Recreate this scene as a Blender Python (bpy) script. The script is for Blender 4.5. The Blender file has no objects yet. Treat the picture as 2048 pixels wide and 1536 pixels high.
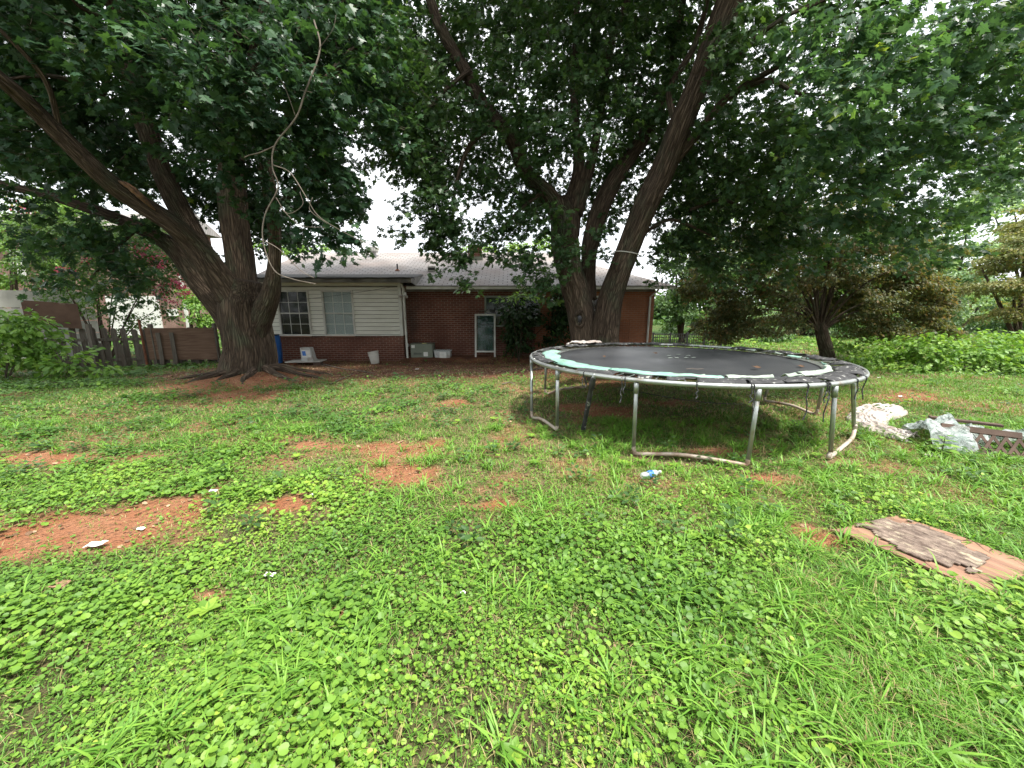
import bpy, math, random
import numpy as np
from mathutils import Vector
random.seed(7)
rng = np.random.default_rng(11)
R = math.radians
scene = bpy.context.scene
COL = scene.collection

# ---------------------------------------------------------------- camera
CAMH, PITCH, F = 1.58, R(11.3), 769.0
cam_d = bpy.data.cameras.new('camera')
cam_d.sensor_width = 36.0
cam_d.lens = 36.0 * F / 2048.0
cam_d.clip_start, cam_d.clip_end = 0.05, 1500
cam = bpy.data.objects.new('camera', cam_d)
cam.location = (0, 0, CAMH)
cam.rotation_euler = (math.pi / 2 - PITCH, 0, 0)
COL.objects.link(cam)
scene.camera = cam

# ---------------------------------------------------------------- sky, sun, exposure
SUN_EL, SUN_AZ = R(66), R(128)           # azimuth measured from +Y towards +X
world = bpy.data.worlds.new('World'); scene.world = world
world.use_nodes = True
wn, wl = world.node_tree.nodes, world.node_tree.links
wn.clear()
wo = wn.new('ShaderNodeOutputWorld'); bg = wn.new('ShaderNodeBackground')
sky = wn.new('ShaderNodeTexSky'); sky.sky_type = 'NISHITA'; sky.sun_disc = False
sky.sun_elevation = SUN_EL; sky.sun_rotation = SUN_AZ
sky.dust_density = 2.5; sky.air_density = 1.0
tc = wn.new('ShaderNodeTexCoord'); nz = wn.new('ShaderNodeTexNoise')
nz.inputs['Scale'].default_value = 2.2; nz.inputs['Detail'].default_value = 6
rp = wn.new('ShaderNodeValToRGB'); rp.color_ramp.elements[0].position = 0.30; rp.color_ramp.elements[0].color = (.55, .55, .55, 1)
rp.color_ramp.elements[1].position = 0.52; rp.color_ramp.elements[1].color = (1, 1, 1, 1)
mx = wn.new('ShaderNodeMix'); mx.data_type = 'RGBA'
mx.inputs['B'].default_value = (9.3, 9.6, 9.9, 1)
wl.new(tc.outputs['Generated'], nz.inputs['Vector']); wl.new(nz.outputs['Fac'], rp.inputs['Fac'])
wl.new(rp.outputs['Color'], mx.inputs['Factor']); wl.new(sky.outputs['Color'], mx.inputs['A'])
wl.new(mx.outputs['Result'], bg.inputs['Color']); wl.new(bg.outputs['Background'], wo.inputs['Surface'])
bg.inputs['Strength'].default_value = 0.085
sun_d = bpy.data.lights.new('sun', 'SUN'); sun_d.energy = 3.4; sun_d.angle = R(7); sun_d.color = (1, .96, .88)
sun = bpy.data.objects.new('sun', sun_d)
sdir = Vector((math.sin(SUN_AZ) * math.cos(SUN_EL), math.cos(SUN_AZ) * math.cos(SUN_EL), math.sin(SUN_EL)))
sun.rotation_euler = sdir.to_track_quat('Z', 'Y').to_euler(); sun.location = (0, 0, 30)
COL.objects.link(sun)
scene.view_settings.view_transform = 'Standard'; scene.view_settings.look = 'None'
scene.view_settings.exposure = 1.35; scene.view_settings.gamma = 1
scene.render.engine = 'CYCLES'
scene.cycles.max_bounces = 7; scene.cycles.diffuse_bounces = 4; scene.cycles.transmission_bounces = 5
scene.cycles.transparent_max_bounces = 6; scene.cycles.use_denoising = True

# ---------------------------------------------------------------- maths helpers
CP, SP = math.cos(PITCH), math.sin(PITCH)
def P(px, py, Y):
    x = (px - 1024) / F; y = (768 - py) / F
    dy = CP + y * SP; t = Y / dy
    return Vector((x * t, Y, CAMH + (-SP + y * CP) * t))
def ss(a, b, x):
    t = np.clip((np.asarray(x, float) - a) / (b - a), 0, 1); return t * t * (3 - 2 * t)
_tab = rng.random((256, 256))
def vnoise(x, y):
    x = np.asarray(x, float); y = np.asarray(y, float)
    xi = np.floor(x).astype(int); yi = np.floor(y).astype(int); fx = x - xi; fy = y - yi
    fx = fx * fx * (3 - 2 * fx); fy = fy * fy * (3 - 2 * fy)
    g = lambda a, b: _tab[a % 256, b % 256]
    return (g(xi, yi) * (1 - fx) + g(xi + 1, yi) * fx) * (1 - fy) + (g(xi, yi + 1) * (1 - fx) + g(xi + 1, yi + 1) * fx) * fy
def fbm(x, y, o=4):
    s = 0; a = .5; t = 0
    for i in range(o):
        s = s + a * vnoise(x * 2 ** i + 17.3 * i, y * 2 ** i + 9.1 * i); t += a; a *= .5
    return s / t
TREE_L = (-5.85, 8.75); TREE_M = (2.15, 9.55)
def gz(x, y):
    x = np.asarray(x, float); y = np.asarray(y, float)
    z = -.16 * ss(8.0, 12.0, y) + .07 * (fbm(x * .55, y * .55, 3) - .5) * ss(0, 3, y) * (1 - ss(10.8, 12, y))
    z = z + .030 * (fbm(x * 3.1, y * 3.1, 2) - .5) * (1 - ss(14, 20, y))
    z = z + .20 * np.exp(-((x - TREE_L[0]) ** 2 + (y - TREE_L[1]) ** 2) / 1.3)
    z = z + .30 * np.exp(-((x - TREE_M[0]) ** 2 + (y - TREE_M[1]) ** 2) / 2.2)
    z = z + .12 * ss(12.1, 12.6, y) * ss(-3.75, -3.45, x) * (1 - ss(5, 6, x))
    return z
def G(px, py):
    z = 0.
    for _ in range(6):
        y = (768 - py) / F; x = (px - 1024) / F
        dy = CP + y * SP; dz = -SP + y * CP
        t = (z - CAMH) / dz; X, Y = x * t, dy * t
        z = float(gz(X, Y))
    return Vector((X, Y, z))
def catmull(pts, n=6):
    pts = [np.array(p, float) for p in pts]
    pts = [2 * pts[0] - pts[1]] + pts + [2 * pts[-1] - pts[-2]]
    out = []
    for i in range(1, len(pts) - 2):
        a, b, c, d = pts[i - 1:i + 3]
        for k in range(n):
            t = k / n
            out.append(.5 * ((2 * b) + (c - a) * t + (2 * a - 5 * b + 4 * c - d) * t * t + (3 * b - a - 3 * c + d) * t ** 3))
    out.append(pts[-2]); return out

# ---------------------------------------------------------------- materials
def newmat(name):
    m = bpy.data.materials.new(name); m.use_nodes = True
    return m, m.node_tree.nodes, m.node_tree.links, m.node_tree.nodes['Principled BSDF']
def mixc(n, l, fac, a, b):
    x = n.new('ShaderNodeMix'); x.data_type = 'RGBA'
    for k, v in (('Factor', fac), ('A', a), ('B', b)):
        if hasattr(v, 'links'): l.new(v, x.inputs[k])
        else: x.inputs[k].default_value = v if k == 'Factor' else (*v, 1)
    return x.outputs['Result']
def coords(n, l, stretch=(1, 1, 1), attr=None):
    mp = n.new('ShaderNodeMapping'); mp.inputs['Scale'].default_value = stretch
    if attr:
        a = n.new('ShaderNodeAttribute'); a.attribute_name = attr; l.new(a.outputs['Vector'], mp.inputs['Vector'])
    else:
        t = n.new('ShaderNodeTexCoord'); l.new(t.outputs['Object'], mp.inputs['Vector'])
    return mp.outputs['Vector']
def noise(n, l, vec, scale, detail=5, lo=.35, hi=.65):
    t = n.new('ShaderNodeTexNoise'); t.inputs['Scale'].default_value = scale; t.inputs['Detail'].default_value = detail
    l.new(vec, t.inputs['Vector'])
    r = n.new('ShaderNodeMapRange'); r.inputs['From Min'].default_value = lo; r.inputs['From Max'].default_value = hi
    l.new(t.outputs['Fac'], r.inputs['Value']); return r.outputs['Result']
def bump(n, l, b, h, strength, dist=.02):
    k = n.new('ShaderNodeBump'); k.inputs['Strength'].default_value = strength; k.inputs['Distance'].default_value = dist
    l.new(h, k.inputs['Height']); l.new(k.outputs['Normal'], b.inputs['Normal'])
def M(name, c1, c2=None, scale=6, rough=.8, bmp=0, bscale=30, stretch=(1, 1, 1), metal=0, c3=None, dist=.01, s3=2, attr=None, lo3=.5, hi3=.7, spec=.5):
    m, n, l, b = newmat(name)
    v = coords(n, l, stretch, attr)
    col = None
    if c2: col = mixc(n, l, noise(n, l, v, scale), c1, c2)
    if c3: col = mixc(n, l, noise(n, l, v, s3, 6, lo3, hi3), col if col else c1, c3)
    if col: l.new(col, b.inputs['Base Color'])
    else: b.inputs['Base Color'].default_value = (*c1, 1)
    b.inputs['Roughness'].default_value = rough; b.inputs['Metallic'].default_value = metal
    b.inputs['Specular IOR Level'].default_value = spec
    if bmp: bump(n, l, b, noise(n, l, v, bscale, 6, .2, .8), bmp, dist)
    return m
def leafmat(name, stops, trans=.35, rough=.45, tcol=None):
    m, n, l, b = newmat(name)
    a = n.new('ShaderNodeAttribute'); a.attribute_name = 'tint'
    r = n.new('ShaderNodeValToRGB')
    while len(r.color_ramp.elements) < len(stops): r.color_ramp.elements.new(.5)
    for e, (p, c) in zip(r.color_ramp.elements, stops): e.position = p; e.color = (*c, 1)
    l.new(a.outputs['Fac'], r.inputs['Fac'])
    l.new(r.outputs['Color'], b.inputs['Base Color']); b.inputs['Roughness'].default_value = rough
    b.inputs['Specular IOR Level'].default_value = .35
    t = n.new('ShaderNodeBsdfTranslucent')
    g = n.new('ShaderNodeMix'); g.data_type = 'RGBA'; g.blend_type = 'MULTIPLY'; g.inputs['Factor'].default_value = 1
    l.new(r.outputs['Color'], g.inputs['A']); g.inputs['B'].default_value = (*(tcol or (1.5, 1.5, .7)), 1)
    l.new(g.outputs['Result'], t.inputs['Color'])
    s = n.new('ShaderNodeMixShader'); s.inputs[0].default_value = trans
    l.new(b.outputs[0], s.inputs[1]); l.new(t.outputs[0], s.inputs[2])
    l.new(s.outputs[0], n['Material Output'].inputs['Surface'])
    return m
def brickmat(name, c1, c2, mortar, wash=None):
    m, n, l, b = newmat(name)
    t = n.new('ShaderNodeTexCoord'); sx = n.new('ShaderNodeSeparateXYZ'); cx = n.new('ShaderNodeCombineXYZ')
    ad = n.new('ShaderNodeMath'); ad.operation = 'ADD'
    l.new(t.outputs['Object'], sx.inputs[0]); l.new(sx.outputs['X'], ad.inputs[0]); l.new(sx.outputs['Y'], ad.inputs[1])
    l.new(ad.outputs[0], cx.inputs['X']); l.new(sx.outputs['Z'], cx.inputs['Y'])
    k = n.new('ShaderNodeTexBrick'); l.new(cx.outputs[0], k.inputs['Vector'])
    k.inputs['Scale'].default_value = 1; k.inputs['Brick Width'].default_value = .205; k.inputs['Row Height'].default_value = .068
    k.inputs['Mortar Size'].default_value = .010; k.inputs['Mortar Smooth'].default_value = .3; k.inputs['Bias'].default_value = -.1
    k.inputs['Color1'].default_value = (*c1, 1); k.inputs['Color2'].default_value = (*c2, 1); k.inputs['Mortar'].default_value = (*mortar, 1)
    v = coords(n, l)
    col = mixc(n, l, noise(n, l, v, 1.1, 5, .35, .8), k.outputs['Color'], tuple(x * .45 for x in c1))
    if wash: col = mixc(n, l, noise(n, l, coords(n, l, (1, 1, .5)), .8, 6, .62, .8), col, wash)
    l.new(col, b.inputs['Base Color']); b.inputs['Roughness'].default_value = .9
    inv = n.new('ShaderNodeMath'); inv.operation = 'SUBTRACT'; inv.inputs[0].default_value = 1; l.new(k.outputs['Fac'], inv.inputs[1])
    bump(n, l, b, inv.outputs[0], .6, .008)
    return m

def barkmat(name, c1, c2, c3):
    m, n, l, b = newmat(name)
    v = coords(n, l, (1, 1, .105), 'bc')
    fine = noise(n, l, v, 26, 8, .38, .62); coarse = noise(n, l, v, 10, 6, .35, .65)
    w = n.new('ShaderNodeTexVoronoi'); w.feature = 'DISTANCE_TO_EDGE'; w.inputs['Scale'].default_value = 25
    wm = n.new('ShaderNodeVectorMath'); wm.operation = 'ADD'
    nn = n.new('ShaderNodeTexNoise'); nn.inputs['Scale'].default_value = 7; l.new(v, nn.inputs['Vector'])
    sc = n.new('ShaderNodeVectorMath'); sc.operation = 'SCALE'; sc.inputs['Scale'].default_value = .16
    l.new(nn.outputs['Color'], sc.inputs[0]); l.new(v, wm.inputs[0]); l.new(sc.outputs[0], wm.inputs[1]); l.new(wm.outputs[0], w.inputs['Vector'])
    r = n.new('ShaderNodeMapRange'); r.inputs['From Max'].default_value = .26; r.inputs['To Min'].default_value = .25; l.new(w.outputs['Distance'], r.inputs['Value'])
    col = mixc(n, l, fine, c1, c2)
    col = mixc(n, l, noise(n, l, coords(n, l, (1, 1, .4), 'bc'), 1.7, 5, .5, .75), col, tuple(x * 1.35 for x in c2))
    col = mixc(n, l, noise(n, l, coords(n, l, (1, 1, .6), 'bc'), 2.6, 6, .52, .72), col, (.085, .10, .062))
    col = mixc(n, l, r.outputs['Result'], c3, col)
    l.new(col, b.inputs['Base Color']); b.inputs['Roughness'].default_value = .95; b.inputs['Specular IOR Level'].default_value = .2
    h = n.new('ShaderNodeMath'); h.operation = 'MULTIPLY_ADD'; l.new(fine, h.inputs[0]); h.inputs[1].default_value = .5; l.new(r.outputs['Result'], h.inputs[2])
    bump(n, l, b, h.outputs[0], 1.0, .03)
    return m
mat = {}
mat['bark'] = barkmat('bark', (.062, .043, .030), (.125, .092, .066), (.022, .015, .010))
mat['bark_pale'] = barkmat('bark_pale', (.16, .13, .10), (.26, .22, .18), (.06, .045, .035))
mat['wound'] = M('wound', (.17, .085, .04), (.06, .035, .02), 12, .85, .8, 20)
mat['deadtwig'] = M('deadtwig', (.17, .14, .115), (.10, .08, .06), 12, .9)
mat['twig'] = M('twig', (.06, .045, .03), (.1, .08, .055), 9, .9)
mat['maple'] = leafmat('maple', [(0, (.022, .052, .030)), (.5, (.034, .080, .038)), (.93, (.055, .12, .042)), (.965, (.12, .24, .055)), (1, (.22, .30, .05))], .30, .42)
mat['maple_hazed'] = leafmat('maple_hazed', [(0, (.034, .075, .046)), (.5, (.055, .118, .062)), (.9, (.085, .17, .065)), (.97, (.15, .27, .07)), (1, (.24, .32, .07))], .42, .38)  # paler bluish maple leaf, hazy cool light put into the colour
mat['maple2'] = leafmat('maple2', [(0, (.025, .056, .024)), (.5, (.042, .090, .032)), (.9, (.075, .14, .038)), (1, (.12, .22, .055))], .34, .42)
mat['jmaple'] = leafmat('jmaple', [(0, (.05, .078, .03)), (.4, (.09, .12, .045)), (.7, (.15, .15, .06)), (.88, (.21, .15, .065)), (1, (.28, .18, .08))], .42, .5, (1.5, 1.3, .7))
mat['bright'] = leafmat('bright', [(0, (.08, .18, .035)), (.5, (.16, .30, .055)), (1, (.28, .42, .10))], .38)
mat['mid'] = leafmat('mid', [(0, (.04, .09, .03)), (.5, (.075, .15, .045)), (1, (.15, .24, .08))], .38)
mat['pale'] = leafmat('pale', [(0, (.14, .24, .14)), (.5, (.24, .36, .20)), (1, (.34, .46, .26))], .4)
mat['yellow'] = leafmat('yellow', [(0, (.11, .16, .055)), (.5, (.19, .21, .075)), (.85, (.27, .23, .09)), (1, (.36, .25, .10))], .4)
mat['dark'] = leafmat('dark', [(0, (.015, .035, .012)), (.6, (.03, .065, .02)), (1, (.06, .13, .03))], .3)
mat['pink'] = leafmat('pink', [(0, (.55, .09, .22)), (1, (.72, .2, .36))], .3)
mat['cover'] = leafmat('cover', [(0, (.065, .155, .024)), (.4, (.16, .30, .038)), (.72, (.31, .44, .058)), (.9, (.42, .50, .08)), (1, (.6, .48, .08))], .3, .5, (1.3, 1.3, .7))
mat['grass'] = leafmat('grass', [(0, (.06, .15, .022)), (.5, (.125, .28, .034)), (.84, (.22, .39, .055)), (.9, (.3, .27, .11)), (1, (.42, .33, .17))], .3, .5, (1.3, 1.3, .7))
mat['litter'] = leafmat('litter', [(0, (.10, .055, .03)), (.5, (.22, .13, .075)), (1, (.42, .28, .18))], .05, .8)
mat['steel'] = M('steel', (.42, .44, .43), (.30, .32, .31), 5, .42, .15, 40, metal=.75, c3=(.22, .15, .09), s3=7, lo3=.56, hi3=.78)
mat['steel_old'] = M('steel_old', (.38, .31, .25), (.5, .44, .37), 7, .6, .2, 40, metal=.3, c3=(.2, .09, .045), s3=5)
mat['matfab'] = M('matfab', (.026, .028, .032), (.044, .046, .050), 1.4, .42, .25, 260, c3=(.055, .055, .055), s3=3.0, lo3=.58, hi3=.85, dist=.002)
mat['mint'] = M('mint', (.17, .34, .28), (.26, .42, .35), 4, .55, .3, 25, c3=(.16, .2, .15), s3=6, lo3=.55, hi3=.7)
mat['rag'] = M('rag', (.02, .02, .022), (.05, .05, .052), 9, .8, .8, 40, c3=(.30, .30, .28), s3=18, lo3=.61, hi3=.66)
mat['fringe'] = M('fringe', (.40, .46, .40), (.22, .27, .22), 12, .8, .6, 40)
mat['white'] = M('white', (.55, .54, .50), (.42, .40, .36), 5, .6, .15, 30)
mat['trim'] = M('trim', (.60, .60, .56), (.48, .47, .42), 3, .6, .1, 30, c3=(.30, .25, .18), s3=3, lo3=.62, hi3=.8)
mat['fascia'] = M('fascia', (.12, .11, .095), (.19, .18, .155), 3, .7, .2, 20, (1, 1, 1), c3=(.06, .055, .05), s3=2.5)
mat['siding'] = M('siding', (.66, .65, .58), (.57, .56, .49), 1.6, .6, .1, 60, (1, 1, 3), c3=(.30, .27, .20), s3=1.2, lo3=.62, hi3=.85)
mat['brick'] = brickmat('brick', (.155, .048, .028), (.10, .033, .022), (.24, .17, .13), (.035, .032, .028))
mat['brick_orange'] = brickmat('brick_orange', (.36, .13, .06), (.28, .10, .05), (.30, .2, .14))
mat['brick_far'] = brickmat('brick_far', (.25, .12, .09), (.20, .095, .075), (.34, .29, .25))
mat['wall_pale'] = M('wall_pale', (.22, .22, .20), (.30, .30, .27), 2, .8)
mat['concrete'] = M('concrete', (.30, .22, .17), (.22, .14, .10), 4, .9, .5, 20)
mat['shadow_gap'] = M('shadow_gap', (.02, .018, .015))
mat['black'] = M('black', (.018, .018, .02), (.03, .03, .032), 8, .5)
mat['wood_grey'] = M('wood_grey', (.095, .082, .066), (.155, .135, .11), 5, .9, .5, 10, (8, 8, .7), c3=(.09, .06, .045), s3=3)
mat['ply'] = M('ply', (.16, .092, .06), (.23, .145, .10), 3, .85, .4, 8, (1.0, 1.0, 9), c3=(.14, .08, .055), s3=2.6)
mat['ply_dark'] = M('ply_dark', (.085, .045, .03), (.13, .075, .05), 4, .85, .4, 8, c3=(.30, .25, .2), s3=3.5, lo3=.6, hi3=.75)
mat['ply_lying'] = M('ply_lying', (.20, .105, .07), (.31, .175, .11), 4, .85, .7, 14, (1.0, 1.0, 1.0), c3=(.17, .095, .06), s3=5.5, lo3=.5, hi3=.66, attr='gr')
mat['bark_flake'] = M('bark_flake', (.10, .068, .052), (.25, .19, .15), 20, .95, 1, 26, (1, 1, 1), c3=(.42, .36, .25), s3=16, lo3=.56, hi3=.7, dist=.03, attr='gr')
mat['timber'] = M('timber', (.055, .032, .022), (.10, .062, .045), 5, .85, .4, 12)
mat['rust'] = M('rust', (.23, .085, .04), (.13, .05, .03), 14, .9, .5, 30)
mat['blue'] = M('blue', (.012, .10, .36), (.02, .13, .42), 3, .4, .05, 20)
mat['bluelabel'] = M('bluelabel', (.03, .12, .48), (.05, .2, .55), 10, .5)
mat['paper'] = M('paper', (.72, .71, .68), (.6, .6, .56), 10, .7)
mat['sage'] = M('sage', (.15, .17, .13), (.18, .20, .155), 3, .5, .1, 30)
mat['greyplastic'] = M('greyplastic', (.42, .43, .42), (.5, .51, .5), 4, .45, .1, 20, c3=(.25, .2, .16), s3=5)
mat['blind'] = M('blind', (.60, .70, .68), (.54, .64, .62), 2, .7)
mat['interior'] = M('interior', (.035, .036, .034), (.06, .06, .055), 2, .9)
mat['curtain'] = M('curtain', (.035, .065, .058), (.08, .14, .125), 2, .8, 0, 3, (4, .1, .06))
mat['cloth'] = M('cloth', (.33, .28, .25), (.50, .46, .43), 4, .85, .9, 16, c3=(.36, .22, .16), s3=5, lo3=.56, hi3=.8, dist=.03)
mat['chimney'] = mat['brick_orange']
def glassmat(name, tint, alpha, rough=.06):
    m, n, l, b = newmat(name)
    b.inputs['Base Color'].default_value = (*tint, 1); b.inputs['Roughness'].default_value = rough
    t = n.new('ShaderNodeBsdfTransparent'); s = n.new('ShaderNodeMixShader'); s.inputs[0].default_value = alpha
    l.new(t.outputs[0], s.inputs[1]); l.new(b.outputs[0], s.inputs[2]); l.new(s.outputs[0], n['Material Output'].inputs['Surface'])
    return m
mat['pane'] = glassmat('pane', (.02, .025, .025), .45)
mat['pane_green'] = glassmat('pane_green', (.03, .07, .06), .45)
mat['pane_clear'] = glassmat('pane_clear', (.2, .24, .24), .22)
mat['clear'] = glassmat('clear', (.75, .80, .80), .4, .2)
def plasticmat():
    m, n, l, b = newmat('plastic_film')
    v = coords(n, l)
    col = mixc(n, l, noise(n, l, v, 5, 6, .45, .7), (.30, .36, .34), (.55, .58, .56))
    l.new(col, b.inputs['Base Color']); b.inputs['Roughness'].default_value = .3
    bump(n, l, b, noise(n, l, v, 14, 6, .2, .8), .9, .03)
    t = n.new('ShaderNodeBsdfTransparent'); s = n.new('ShaderNodeMixShader')
    r = n.new('ShaderNodeMapRange'); r.inputs['To Min'].default_value = .22; r.inputs['To Max'].default_value = .8
    l.new(noise(n, l, v, 9, 5, .35, .7), r.inputs['Value']); l.new(r.outputs['Result'], s.inputs[0])
    l.new(t.outputs[0], s.inputs[1]); l.new(b.outputs[0], s.inputs[2]); l.new(s.outputs[0], n['Material Output'].inputs['Surface'])
    return m
mat['film'] = plasticmat()
def shinglemat():
    m, n, l, b = newmat('shingle')
    t = n.new('ShaderNodeTexCoord')
    k = n.new('ShaderNodeTexBrick'); l.new(t.outputs['Object'], k.inputs['Vector'])
    k.inputs['Scale'].default_value = 1; k.inputs['Brick Width'].default_value = .30; k.inputs['Row Height'].default_value = .15
    k.inputs['Mortar Size'].default_value = .016; k.inputs['Mortar Smooth'].default_value = .4
    k.inputs['Color1'].default_value = (.34, .32, .31, 1); k.inputs['Color2'].default_value = (.27, .25, .245, 1); k.inputs['Mortar'].default_value = (.07, .055, .055, 1)
    v = coords(n, l)
    col = mixc(n, l, noise(n, l, v, .7, 6, .45, .75), k.outputs['Color'], (.23, .18, .16))
    col = mixc(n, l, noise(n, l, v, 60, 2, .45, .95), col, (.3, .29, .28))
    l.new(col, b.inputs['Base Color']); b.inputs['Roughness'].default_value = .95
    bump(n, l, b, k.outputs['Fac'], -.5, .01)
    return m
mat['shingle'] = shinglemat()
mat['shingle_dark'] = M('shingle_dark', (.035, .034, .033), (.07, .066, .064), 12, .95, .5, 40, c3=(.05, .05, .04), s3=3)
def groundmat():
    m, n, l, b = newmat('ground')
    v = coords(n, l)
    a = n.new('ShaderNodeAttribute'); a.attribute_name = 'bare'
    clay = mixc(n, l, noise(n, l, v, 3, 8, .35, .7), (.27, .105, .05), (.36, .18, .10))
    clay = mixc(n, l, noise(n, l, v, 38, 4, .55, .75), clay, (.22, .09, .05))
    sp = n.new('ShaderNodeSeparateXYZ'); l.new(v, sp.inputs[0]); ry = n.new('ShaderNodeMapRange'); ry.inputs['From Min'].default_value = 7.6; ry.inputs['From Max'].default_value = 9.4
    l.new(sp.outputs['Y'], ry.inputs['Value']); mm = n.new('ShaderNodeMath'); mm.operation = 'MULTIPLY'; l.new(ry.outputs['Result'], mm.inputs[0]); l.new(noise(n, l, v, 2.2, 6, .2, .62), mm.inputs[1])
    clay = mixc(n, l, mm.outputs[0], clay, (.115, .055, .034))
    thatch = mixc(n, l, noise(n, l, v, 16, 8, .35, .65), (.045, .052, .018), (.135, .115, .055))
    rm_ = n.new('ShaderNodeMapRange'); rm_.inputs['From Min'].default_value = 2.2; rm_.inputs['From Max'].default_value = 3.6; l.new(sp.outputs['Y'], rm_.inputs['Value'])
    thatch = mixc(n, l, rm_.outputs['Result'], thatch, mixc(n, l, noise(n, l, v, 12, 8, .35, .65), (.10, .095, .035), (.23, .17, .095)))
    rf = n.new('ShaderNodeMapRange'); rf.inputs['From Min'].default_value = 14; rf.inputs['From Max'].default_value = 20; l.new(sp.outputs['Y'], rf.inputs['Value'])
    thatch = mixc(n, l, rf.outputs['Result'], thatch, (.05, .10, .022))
    f = n.new('ShaderNodeMath'); f.operation = 'MULTIPLY_ADD'; f.use_clamp = True
    l.new(noise(n, l, v, 7, 6, .3, .7), f.inputs[0]); f.inputs[1].default_value = .55
    g = n.new('ShaderNodeMath'); g.operation = 'MULTIPLY_ADD'; l.new(a.outputs['Fac'], g.inputs[0]); g.inputs[1].default_value = 1.5; g.inputs[2].default_value = -.4
    l.new(g.outputs[0], f.inputs[2])
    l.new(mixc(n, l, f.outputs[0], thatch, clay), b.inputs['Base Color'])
    b.inputs['Roughness'].default_value = .97; b.inputs['Specular IOR Level'].default_value = .2
    bump(n, l, b, noise(n, l, v, 26, 9, .25, .75), 1.0, .05)
    return m
mat['ground'] = groundmat()

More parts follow.
